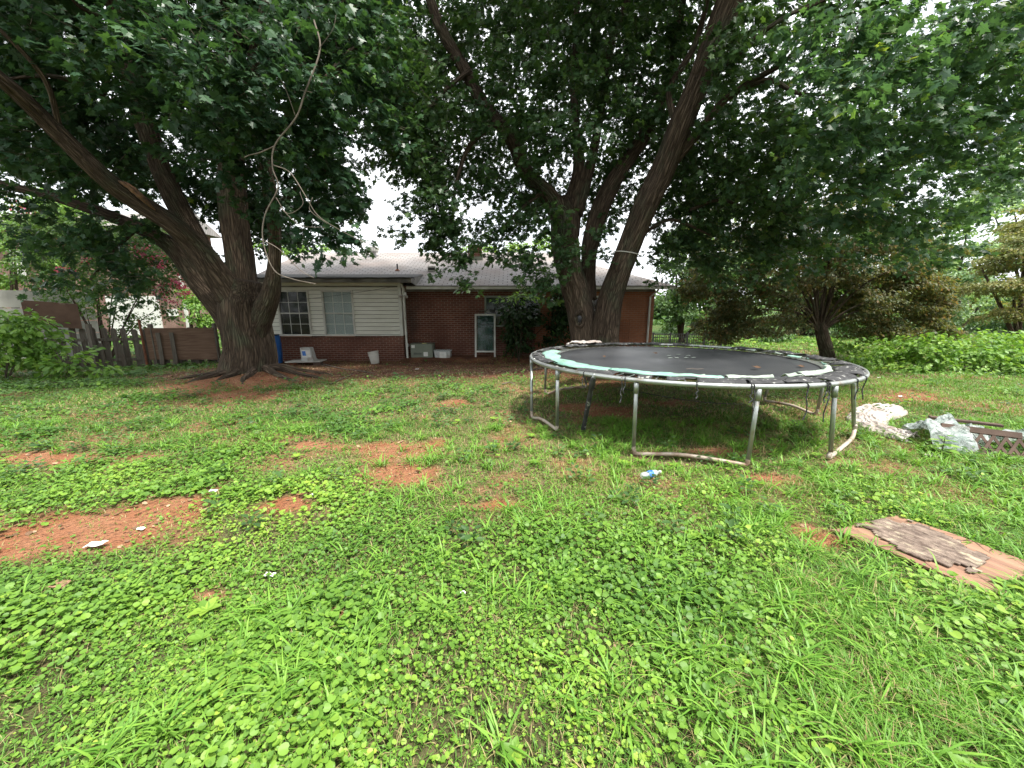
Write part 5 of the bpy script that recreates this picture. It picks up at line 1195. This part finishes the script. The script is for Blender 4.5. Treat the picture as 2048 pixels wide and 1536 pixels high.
for pts in ([(1345, 325, 8.7, 24), (1400, 262, 8.4, 18), (1440, 210, 8.1, 16), (1500, 165, 7.6, 14), (1560, 130, 7.2, 12), (1640, 60, 6.8, 9)], [(1480, 178, 7.8, 12), (1540, 160, 7.3, 12), (1590, 185, 7, 9), (1650, 190, 6.6, 6)],
            [(1355, 260, 8.5, 14), (1340, 180, 8.7, 14), (1390, 90, 8.6, 12), (1420, -20, 8.5, 10)], [(1450, 130, 7.9, 14), (1560, 40, 7.2, 10), (1700, -20, 6.6, 8)],
            [(1000, 240, 9.1, 14), (940, 290, 8.9, 10), (910, 380, 8.7, 7), (905, 470, 8.5, 4)], [(940, 140, 8.9, 10), (880, 190, 8.6, 8), (830, 260, 8.4, 5)], [(1100, 375, 9.5, 10), (1050, 410, 9.2, 7), (1010, 450, 9, 4)],
            [(1380, 420, 9.3, 8), (1440, 400, 9.2, 7), (1500, 420, 9.1, 4)], [(1270, 480, 9.2, 8), (1340, 440, 9.2, 7), (1420, 470, 9.2, 4)]):
    limb(tm_, pts, 'branch', seg=9, n=5)
# pale burl scar and the cord round the leaning stem
c = P(1160, 638, 9.28)
kn = MB().tube([c + Vector((.10 * math.cos(a) * (1 + .15 * math.sin(3 * a)), .02 * math.sin(2 * a) + .02, .17 * math.sin(a))) for a in np.linspace(0, 2 * math.pi, 25)], [.045 + .012 * math.sin(k * 1.7) for k in range(25)], 10, cap=False, bark=True).build('bark_knot', 'bark', tm_, True)
MB().lathe(c + Vector((0, .05, 0)), [(0, .11), (.02, .085), (.03, .03), (.032, .005)], 14, (0, -1, 0)).build('hollow', 'black', kn, True)
cc_ = W3(1253, 508, 9.04, 50); ang = [2 * math.pi * k / 26 for k in range(27)]
solo(MB().tube([(cc_[0] + (cc_[3] + .012) * math.cos(a), cc_[1] + (cc_[3] + .012) * math.sin(a), cc_[2] - .12 * math.cos(a) * .4) for a in ang], .011, 6, cap=False), 'trunk_cord', 'white', 'white cord tied round the right leaning trunk of the middle tree', 'cord')
roots(tm_, TREE_M[0], TREE_M[1], ((190, 1.7, .10), (225, 1.6, .12), (255, 2.2, .13), (285, 2.0, .12), (312, 1.9, .11), (345, 1.4, .1)))
fo = Foliage((TREE_M[0], TREE_M[1], 0), .115, 11)
cl = [(830, 300, 8.2, 80, 90, 2.6), (870, 390, 8.2, 75, 60, 2.6), (900, 460, 8.3, 55, 45, 2.4), (860, 480, 8.3, 35, 28, 1.8), (925, 520, 8.3, 30, 36, 2.0), (930, 575, 8.2, 16, 18, 1.8), (835, 200, 8.3, 90, 80, 2.2), (800, 100, 8.6, 90, 70, 1.8),
      (880, 545, 8.3, 14, 16, 1.0), (950, 455, 9, 30, 22, 1.2), (820, 420, 8.2, 30, 30, 1.4), (905, 500, 8.3, 50, 28, 1.8),
      (1015, 150, 8.6, 80, 60, 1.9), (1050, 60, 8.8, 110, 60, 1.8), (920, 40, 9, 90, 50, 1.3), (1120, 150, 8.4, 80, 60, 1.7), (960, 240, 8.6, 50, 50, 1.5), (1060, 240, 8.4, 90, 50, 2.2), (1130, 280, 8.2, 90, 50, 2.4), (1080, 320, 8.6, 60, 30, 1.7),
      (1000, 370, 9.0, 60, 45, 1.8), (1020, 450, 9.0, 60, 40, 2.1), (1060, 510, 9.0, 48, 34, 2.2), (1090, 560, 8.9, 34, 36, 2.2), (1100, 440, 8.8, 44, 44, 1.8), (1130, 500, 8.9, 30, 50, 1.6), (980, 500, 9.0, 30, 22, 1.3), (1105, 600, 9.0, 20, 14, 1.3), (1050, 400, 9.4, 60, 40, 1.6),
      (1180, 60, 9.4, 90, 80, 1.5), (1270, 120, 9.2, 70, 90, 1.8), (1250, 230, 9.0, 70, 60, 1.9), (1340, 60, 9.2, 70, 80, 1.7), (1200, 180, 9.2, 60, 50, 1.8), (1320, 200, 9.2, 50, 60, 1.9), (1240, 340, 10.2, 60, 50, 1.4), (1200, 430, 10.4, 50, 60, 1.2), (1310, 410, 10.4, 50, 60, 1.6),
      (1190, 510, 9.2, 50, 24, 1.0), (1210, 450, 9.2, 30, 30, .9), (1400, 400, 9.6, 70, 70, 2.0), (1470, 460, 9.4, 80, 50, 2.1), (1420, 520, 9.4, 70, 40, 1.9), (1350, 480, 9.8, 50, 50, 1.6), (1400, 330, 9.0, 60, 60, 2.0), (1460, 270, 8.0, 60, 60, 2.2), (1320, 560, 10.2, 30, 22, .8), (1300, 520, 10.0, 24, 30, .9),
      (1500, 340, 8.2, 90, 60, 2.2), (1470, 140, 7.4, 60, 60, 1.6), (1560, 260, 7.2, 90, 60, 1.9), (1560, 400, 8.4, 90, 50, 2.2), (1470, 60, 7.2, 70, 50, 1.5), (1600, 460, 8.8, 80, 40, 1.8), (1540, 560, 9.4, 60, 30, .9)]
for a in cl: fo.pc(*a[:5], lai=a[5] * 1.3)
bk_ = [(900, 130, 11.4, 120, 110, 1.3), (1020, 260, 11.6, 130, 110, 1.5), (1150, 130, 11.8, 130, 130, 1.5), (1280, 260, 11.6, 120, 110, 1.6), (1100, 400, 11.4, 110, 70, 1.6), (860, 330, 10.6, 70, 80, 1.7), (1360, 330, 11.2, 90, 100, 1.6), (1420, 120, 11, 100, 100, 1.6), (1000, 60, 11.4, 130, 70, 1.2)]
cl2 = [(1010, 520, 8.8, 40, 24, 1.6), (940, 560, 8.3, 22, 20, 1.4), (1060, 560, 8.9, 34, 26, 1.6), (800, 470, 8.2, 26, 30, 1.4), (985, 470, 8.8, 40, 26, 1.6)]
for a in cl2: fo.pc(*a[:5], lai=a[5] * 1.3)
bk_ += [(760, 230, 10.5, 70, 120, 1.6), (880, 240, 10.8, 80, 90, 1.5), (960, 350, 10.8, 60, 80, 1.3), (1460, 380, 11, 90, 80, 1.8), (1560, 480, 11, 80, 50, 1.4), (1240, 60, 11.5, 120, 80, 1.4), (1220, 380, 11, 60, 60, 1.3)]
for a in bk_: fo.pc(*a[:5], lai=a[5] * 1.6)
nM = fo.build(tm_, 'maple2')
# boughs that reach towards the camera on the right: bigger leaves, tint lightened for haze
fo = Foliage((TREE_M[0], TREE_M[1], 0), .125, 11)
nr_ = [(1640, 90, 6.2, 90, 60, 2.2), (1720, 60, 5.6, 110, 70, 2.3), (1680, 180, 5.4, 110, 60, 2.2), (1800, 140, 5.6, 120, 70, 2.4), (1900, 60, 5.8, 130, 80, 2.4), (2000, 140, 5.8, 120, 90, 2.2), (1720, 270, 5.8, 110, 60, 2.3), (1830, 260, 6.0, 120, 60, 2.2), (1940, 250, 6.2, 120, 70, 2.2),
       (1640, 330, 6.6, 100, 60, 2.4), (1740, 360, 6.4, 110, 55, 2.4), (1860, 350, 6.8, 100, 50, 1.9), (1700, 430, 7.0, 110, 50, 2.4), (1800, 440, 7.2, 90, 60, 2.2), (1880, 440, 7.4, 80, 60, 1.9), (1850, 510, 8.0, 70, 40, 1.5), (2030, 330, 6.6, 80, 60, 1.8), (1580, 60, 6.8, 80, 60, 1.6), (2050, 40, 6, 100, 90, 2.0),
       (1560, 180, 8.4, 110, 80, 1.4), (1700, 120, 8.8, 160, 120, 1.4), (1900, 160, 9, 180, 140, 1.6), (1650, 300, 9, 140, 100, 1.5), (1850, 320, 9.4, 160, 100, 1.6), (2060, 240, 8.6, 120, 140, 1.4), (1960, 400, 9.4, 90, 60, 1.1), (1600, 400, 9.4, 110, 70, 1.5)]
nr_ += [(1440, 540, 10.2, 60, 40, 1.5), (1520, 510, 9.6, 80, 44, 1.6), (1620, 540, 10.0, 70, 26, 1.2), (1400, 470, 9.8, 60, 50, 1.6), (1720, 520, 10, 60, 24, 1.0), (1450, 200, 9.4, 90, 90, 1.6), (1760, 480, 8.6, 110, 40, 1.6), (1620, 500, 9.0, 90, 36, 1.3), (1900, 500, 9.0, 60, 36, 1.0), (1780, 230, 9.6, 200, 140, 1.5), (1560, 330, 9.8, 120, 90, 1.5), (1990, 60, 9.2, 160, 120, 1.3)]
for a in nr_: fo.pc(*a[:5], lai=a[5] * .92, tshift=.08)
fo.build(tm_, 'maple_hazed', name='near_boughs')
fo = Foliage((TREE_M[0], TREE_M[1], 0), .26, 8, tw=.8)
for c, r, l_ in (((2.5, 10, 11.5), (4.6, 4.0, 2.4), 1.6), ((5.5, 9.5, 9.2), (3.6, 3.2, 1.8), 1.5), ((0, 11, 10.5), (3.0, 3, 2), 1.3), ((6.5, 7.0, 7.6), (3.2, 2.2, 1.2), 1.4), ((2, 7.6, 8.6), (3, 1.8, 1.2), 1.6), ((3, 10, 14), (3, 3, 1.6), 1.5)):
    fo.clump(c, r, l_ * 2.2)
fo.build(tm_, 'maple2', name='upper_crown', twigs=False)

# generic small tree maker -------------------------------------------------
def spread(parent, base, tops, w0, name='limb', m='bark', seg=10):
    for (t, w1) in tops:
        b = Vector(base); t = Vector(t); k1 = b.lerp(t, .33) + Vector((0, 0, .12 * (t - b).length)); k2 = b.lerp(t, .7) + Vector((random.uniform(-.1, .1), random.uniform(-.1, .1), .07 * (t - b).length))
        limb(parent, [(*b, w0), (*k1, w0 * .75), (*k2, (w0 + w1) / 2.4), (*t, w1)], name, m, seg, 5, world=True)
# --- brown leaved japanese maple
YJ = 12.4
b0 = P(1655, 712, YJ); b0.z = float(gz(b0.x, b0.y))
jm = thing('japanese_maple', 'low wide tree with brown orange leaves and many fine stems behind the trampoline', 'tree', b0)
fk = P(1640, 655, YJ)
limb(jm, [(b0.x, b0.y, b0.z - .2, .24), (b0.x, b0.y, b0.z + .2, .20), (fk.x + .1, fk.y, fk.z - .2, .18), (fk.x, fk.y, fk.z + .15, .12)], 'trunk', seg=20, world=True)
spread(jm, fk - Vector((0, 0, .15)), [(P(px, py, YJ + dy), w_) for px, py, dy, w_ in ((1480, 560, 0, .02), (1530, 500, .6, .02), (1590, 470, -.5, .02), (1560, 590, -1, .02), (1650, 460, .5, .02), (1690, 500, -.4, .02), (1740, 540, .4, .02), (1790, 590, -.4, .02), (1620, 540, 1, .02), (1700, 470, 1.2, .015), (1440, 600, .8, .015), (1840, 620, .3, .015), (1600, 420, .2, .012), (1670, 420, -.6, .012), (1460, 540, -.5, .01), (1510, 620, -.8, .01), (1780, 540, -.9, .01), (1720, 470, -.9, .01), (1570, 520, -1.2, .01))], .045)
fo = Foliage((b0.x, b0.y, 0), .085, 9, droop=.5, tw=.34)
for a in ((1430, 520, 12.6, 60, 60, 1.7), (1480, 600, 12.2, 70, 50, 1.9), (1450, 660, 12.6, 60, 35, 1.2), (1540, 540, 12.0, 60, 60, 1.8), (1620, 490, 12.4, 90, 50, 2.0), (1720, 520, 12.2, 90, 60, 2.2), (1800, 560, 12.4, 80, 60, 2.3), (1860, 600, 12.8, 60, 50, 2.0), (1780, 630, 12.4, 90, 35, 1.9), (1700, 590, 13.2, 80, 50, 1.7), (1540, 470, 13, 70, 40, 1.7),
          (1580, 640, 13.2, 60, 30, 1.0), (1510, 660, 13.4, 50, 22, .9), (1880, 660, 12.6, 45, 28, 1.4), (1750, 460, 13, 80, 40, 1.6), (1840, 520, 13.2, 70, 50, 1.8), (1640, 560, 13.8, 100, 70, 1.5), (1410, 440, 13.2, 50, 40, 1.2), (1600, 420, 13.4, 80, 34, 1.3), (1700, 430, 13.2, 70, 30, 1.1), (1600, 560, 11.8, 60, 30, .9), (1700, 540, 11.6, 70, 30, 1.1), (1560, 600, 11.8, 40, 24, .9), (1500, 640, 12, 60, 34, 1.3), (1790, 655, 12, 60, 24, 1.3), (1400, 560, 12.8, 50, 50, 1.6), (1440, 640, 12.4, 60, 36, 1.8), (1660, 430, 12.0, 120, 40, 1.4), (1850, 560, 12.2, 60, 50, 1.8), (1700, 620, 12.9, 90, 36, 1.5), (1500, 470, 12.6, 70, 40, 1.5), (1780, 480, 12.6, 70, 40, 1.6), (1590, 640, 12.2, 40, 26, 1.0), (1720, 665, 12.6, 50, 20, 1.0), (1450, 670, 12.2, 60, 20, 1.3), (1540, 660, 12.0, 44, 24, 1.2), (1800, 668, 12.0, 60, 20, 1.2), (1870, 640, 12.2, 50, 36, 1.5), (1580, 600, 11.6, 50, 26, 1.0), (1760, 600, 11.5, 60, 30, 1.2)):
    fo.sub(*a[:5], lai=a[5] * 1.8, n=14)
fo.build(jm, 'jmaple', 'oval')

def small_tree(name, label, cat, px, Y, base_py, clumps, m, tm='oval', ls=.1, stems=5, w0=.07, group=None, top=None, per=12, m2=None, droop=.4, tw=.4, blossom=None, trunkm='bark', lk=1.0, sb_=False):
    b = P(px, base_py, Y); b.z = float(gz(b.x, b.y)); t = thing(name, label, cat, b, group)
    tops = [clumps[i % len(clumps)] for i in range(stems)]
    for i, c in enumerate(tops):
        e = P(c[0] + random.uniform(-.4, .4) * c[3], c[1] - random.uniform(-.2, .4) * c[4], c[2]); st = b + Vector((random.uniform(-1, 1) * w0 * 1.5, random.uniform(-1, 1) * w0 * 1.5, -.1))
        mid = st.lerp(e, .5) + Vector((random.uniform(-.12, .12), random.uniform(-.12, .12), .15))
        limb(t, [(*st, w0), (*mid, w0 * .6), (*e, w0 * .2)], 'trunk' if stems == 1 or i == 0 else 'stem', trunkm, 9, 6, world=True)
    fo = Foliage((b.x, b.y, 0), ls, per, droop=droop, tw=tw)
    for c in clumps: (fo.sub if sb_ else fo.pc)(*c[:5], lai=c[5] * lk)
    fo.build(t, m, tm)
    if blossom:
        fb = Foliage((b.x, b.y, 0), ls * .75, 16, droop=.1, tw=.28)
        for c in blossom: fb.pc(*c[:5], lai=c[5])
        fb.build(t, 'pink', 'tri', 'blossom', False)
    return t
small_tree('crape_myrtle', 'pink flowering crape myrtle with many thin stems behind the picket fence', 'tree', 215, 12.6, 725,
           [(150, 470, 13, 90, 60, 1.6), (240, 500, 12.8, 80, 60, 1.8), (100, 540, 12.8, 90, 50, 1.6), (300, 560, 12.8, 60, 50, 1.6), (200, 570, 12.4, 90, 40, 1.8), (330, 520, 13, 40, 50, 1.2), (60, 450, 13, 80, 60, 1.5), (260, 640, 13, 40, 50, .8), (150, 610, 13, 60, 30, 1.0), (330, 620, 13, 24, 30, .9), (300, 470, 13.2, 60, 40, 1.4)],
           'mid', 'oval', .085, 12, .025, lk=1.7, blossom=[(320, 525, 12.6, 26, 10, 1.6), (295, 500, 12.8, 30, 22, .7), (350, 560, 12.8, 20, 22, 1.0), (366, 585, 12.8, 12, 12, 1.6), (45, 415, 12.6, 20, 16, 1.2), (290, 455, 12.8, 18, 10, 1.6), (150, 540, 12.4, 80, 30, .12), (325, 580, 12.8, 20, 30, .8), (120, 480, 12.6, 60, 40, .12)])
small_tree('leafy_bush', 'dark leafy bush with bright tips at the left edge before the fence', 'bush', 10, 8.6, 760, [(-20, 655, 8.6, 66, 46, 3.0), (50, 650, 8.7, 44, 32, 2.2), (100, 690, 8.8, 30, 26, 1.8), (20, 700, 8.5, 50, 34, 2.6), (60, 670, 8.8, 40, 32, 2.0), (-60, 720, 8.6, 60, 40, 2.4), (80, 715, 8.8, 34, 26, 1.8)], 'bright', 'oval', .13, 9, .010, trunkm='twig', lk=1.7)
small_tree('leafy_bush', 'low light green sapling in front of the picket fence', 'bush', 140, 8.6, 768, [(140, 725, 8.6, 50, 16, 2.0), (190, 745, 8.6, 40, 14, 1.6), (100, 745, 8.6, 45, 16, 1.8), (215, 740, 8.7, 26, 8, 1.2), (150, 708, 8.7, 40, 12, 1.4)], 'bright', 'oval', .13, 7, .006, trunkm='twig', droop=.1, lk=1.6)
small_tree('leafy_bush', 'dark green weeds under the sapling at the left edge', 'bush', 60, 7.6, 790, [(40, 778, 7.6, 90, 20, 2.2), (150, 775, 7.8, 80, 14, 1.8), (-40, 790, 7.4, 60, 22, 2.2)], 'mid', 'oval', .09, 5, .006, trunkm='twig', lk=1.6)
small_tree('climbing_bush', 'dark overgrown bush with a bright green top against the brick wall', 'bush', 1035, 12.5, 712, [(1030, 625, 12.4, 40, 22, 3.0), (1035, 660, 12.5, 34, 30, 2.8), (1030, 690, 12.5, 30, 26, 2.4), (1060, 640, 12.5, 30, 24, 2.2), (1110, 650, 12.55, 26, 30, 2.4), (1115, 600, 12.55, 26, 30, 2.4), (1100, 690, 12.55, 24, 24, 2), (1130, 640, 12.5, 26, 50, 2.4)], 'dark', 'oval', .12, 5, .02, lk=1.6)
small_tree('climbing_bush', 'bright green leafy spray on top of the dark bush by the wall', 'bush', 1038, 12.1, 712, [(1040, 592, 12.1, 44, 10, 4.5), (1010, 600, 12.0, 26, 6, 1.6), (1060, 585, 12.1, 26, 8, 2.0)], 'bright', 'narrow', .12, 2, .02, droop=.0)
# right hand shrub bank: separate bushes
sb = ['bright leafy bush behind the right end of the trampoline', 'tallest bright bush of the bank on the right', 'bright leafy bush right of the tallest bush', 'bright leafy bush at the right edge of the yard', 'low bright weeds under the brown leaved tree', 'bushy greenery behind the bright bank']
for i, (px, Y, bpy_, cls) in enumerate(((1760, 10.6, 738, [(1745, 715, 10.6, 44, 22, 2.6), (1790, 705, 10.8, 50, 28, 2.6), (1730, 735, 10.2, 30, 14, 2.0)]),
        (1850, 10.0, 750, [(1840, 700, 10.2, 50, 32, 2.8), (1880, 715, 9.9, 50, 36, 2.8), (1830, 735, 9.8, 40, 20, 2.2)]),
        (1960, 9.8, 752, [(1945, 710, 9.9, 50, 36, 2.8), (1990, 720, 9.6, 50, 34, 2.6), (1920, 740, 9.5, 40, 16, 2.2)]),
        (2060, 9.4, 760, [(2050, 715, 9.5, 50, 38, 2.8), (2110, 720, 9.3, 60, 40, 2.6), (2030, 745, 9.2, 40, 16, 2.2)]),
        (1720, 12.0, 715, [(1710, 700, 12.0, 46, 14, 2.2), (1690, 690, 12.6, 30, 14, 1.6), (1760, 682, 12, 40, 16, 1.8)]),
        (1950, 12.0, 700, [(1900, 682, 12, 60, 20, 2.2), (1990, 680, 12, 70, 20, 2.0), (2080, 680, 11.8, 70, 22, 2.2)]))):
    small_tree('broadleaf_bush', sb[i], 'bush', px, Y, bpy_, cls, 'bright', 'oval', .115, 6, .010, 'bushes of the bank on the right', trunkm='twig', droop=.2, lk=1.4)
# background trees on the right and behind the house
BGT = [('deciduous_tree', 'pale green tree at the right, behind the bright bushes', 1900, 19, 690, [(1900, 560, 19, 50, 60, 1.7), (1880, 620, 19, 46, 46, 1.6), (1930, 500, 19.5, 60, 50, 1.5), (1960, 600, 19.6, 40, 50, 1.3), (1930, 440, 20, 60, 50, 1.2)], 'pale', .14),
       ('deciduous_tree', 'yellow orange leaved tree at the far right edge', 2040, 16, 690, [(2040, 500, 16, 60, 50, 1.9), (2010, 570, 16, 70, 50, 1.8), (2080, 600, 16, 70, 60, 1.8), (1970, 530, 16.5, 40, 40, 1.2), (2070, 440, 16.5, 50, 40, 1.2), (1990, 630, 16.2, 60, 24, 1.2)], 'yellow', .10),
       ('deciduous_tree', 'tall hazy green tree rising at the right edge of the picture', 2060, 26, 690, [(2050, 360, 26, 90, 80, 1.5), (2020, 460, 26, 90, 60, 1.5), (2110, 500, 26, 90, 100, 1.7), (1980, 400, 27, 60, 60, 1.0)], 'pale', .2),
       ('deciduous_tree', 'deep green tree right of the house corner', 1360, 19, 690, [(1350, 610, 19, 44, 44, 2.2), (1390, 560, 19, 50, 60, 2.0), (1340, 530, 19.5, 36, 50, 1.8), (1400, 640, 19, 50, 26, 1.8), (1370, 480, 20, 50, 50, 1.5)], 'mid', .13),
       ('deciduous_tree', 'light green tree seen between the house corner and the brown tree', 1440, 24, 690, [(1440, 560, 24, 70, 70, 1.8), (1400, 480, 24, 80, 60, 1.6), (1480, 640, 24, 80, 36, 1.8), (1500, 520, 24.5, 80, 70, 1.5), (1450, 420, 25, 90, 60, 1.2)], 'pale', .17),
       ('deciduous_tree', 'green tree behind the fine stems of the brown tree', 1600, 24, 690, [(1600, 600, 24, 90, 60, 1.8), (1680, 540, 25, 90, 80, 1.6), (1560, 500, 25, 80, 70, 1.4), (1640, 650, 23, 110, 30, 1.8), (1750, 640, 23, 80, 34, 1.8)], 'mid', .17),
       ('deciduous_tree', 'green tree behind the right side of the brown tree', 1790, 25, 690, [(1790, 600, 25, 90, 60, 1.8), (1830, 520, 25.5, 90, 80, 1.6), (1760, 460, 26, 90, 70, 1.2), (1870, 640, 24, 90, 36, 1.9)], 'mid', .18),
       ('deciduous_tree', 'low bright tree just left of the big left trunk, beyond the fence', 400, 17, 700, [(395, 620, 17, 34, 36, 2.0), (420, 650, 17, 24, 30, 1.8), (380, 590, 17.5, 24, 24, 1.2)], 'bright', .12),
       ('deciduous_tree', 'sunlit treetop showing over the left end of the roof', 600, 30, 560, [(600, 500, 30, 60, 14, 1.7), (660, 494, 30, 40, 8, 1.4), (560, 490, 30, 50, 20, 1.6)], 'bright', .2),
       ('deciduous_tree', 'sunlit treetop showing over the roof beside the chimney', 990, 32, 560, [(960, 498, 32, 50, 12, 1.4), (1040, 494, 32, 50, 16, 1.6), (1090, 480, 32, 40, 24, 1.4)], 'bright', .22),
       ('deciduous_tree', 'light green tree beyond the white wall at the far left', 40, 19, 700, [(40, 480, 19, 90, 60, 1.5), (-60, 540, 19, 90, 80, 1.6), (120, 420, 20, 90, 60, 1.2)], 'bright', .16),
       ('deciduous_tree', 'hedge like tree behind the black metal fence', 1480, 20.5, 700, [(1440, 672, 20.5, 60, 20, 2.2), (1520, 676, 20, 70, 20, 2.0), (1370, 664, 20.5, 50, 20, 1.8)], 'mid', .14),
       ('deciduous_tree', 'dense trees closing the view behind the yellow orange tree', 2000, 32, 690, [(1960, 640, 30, 110, 40, 2.0), (2080, 620, 30, 90, 70, 2.0), (1880, 560, 31, 90, 60, 1.6)], 'mid', .24)]
for nm, lb_, px, Y, bp2, cls, m_, ls_ in BGT:
    small_tree(nm, lb_, 'tree', px, Y, bp2, cls, m_, 'oval', ls_, 5, .10, 'trees beyond the yard', tw=.6, lk=1.9, sb_=True)
# broad leaved weed by the plastic sheet and a few tall grass clumps
g = G(1880, 912)
tw_ = thing('tall_weed', 'single broad leaved weed standing before the lattice panel', 'weed', g)
MB().tube([g - Vector((0, 0, .02)), g + Vector((.01, 0, .12)), g + Vector((.02, .01, .22))], [.006, .005, .003], 6).build('stem', 'twig', tw_)
n_ = 14; a = np.arange(n_) * 2.4; hz = np.linspace(.06, .23, n_)
leaves('foliage', 'bright', 'oval', np.stack([g.x + .02 * np.cos(a), g.y + .02 * np.sin(a), g.z + hz], 1), np.stack([np.cos(a), np.sin(a), np.full(n_, .15)], 1), np.tile([0., 0, 1], (n_, 1)) + rng.normal(size=(n_, 3)) * .15, np.linspace(.15, .08, n_), rng.random(n_), tw_)

fo = Foliage((0, 60, 0), .55, 9, droop=.3, tw=1.3)
for px in list(range(-260, 420, 75)) + list(range(1290, 2400, 62)):
    fo.sub(px, 600 + rng.uniform(-10, 20), 42 + rng.uniform(-3, 3), 80, rng.uniform(60, 105), 2.6, 10)
    fo.sub(px, 655, 38 + rng.uniform(-2, 2), 70, 34, 2.4, 7)
for x in range(-44, 45, 7):
    for z, q in ((3, 3.2), (7.5, 3.4)): fo.clump((x + rng.uniform(-2, 2), -20 - rng.uniform(0, 4), z), (5, 3, q), 2.2)
tag(fo.build(None, 'mid', 'oval', 'far_woods', False), 'mass of green woodland closing the view beyond the yards', 'woods', kind='stuff')
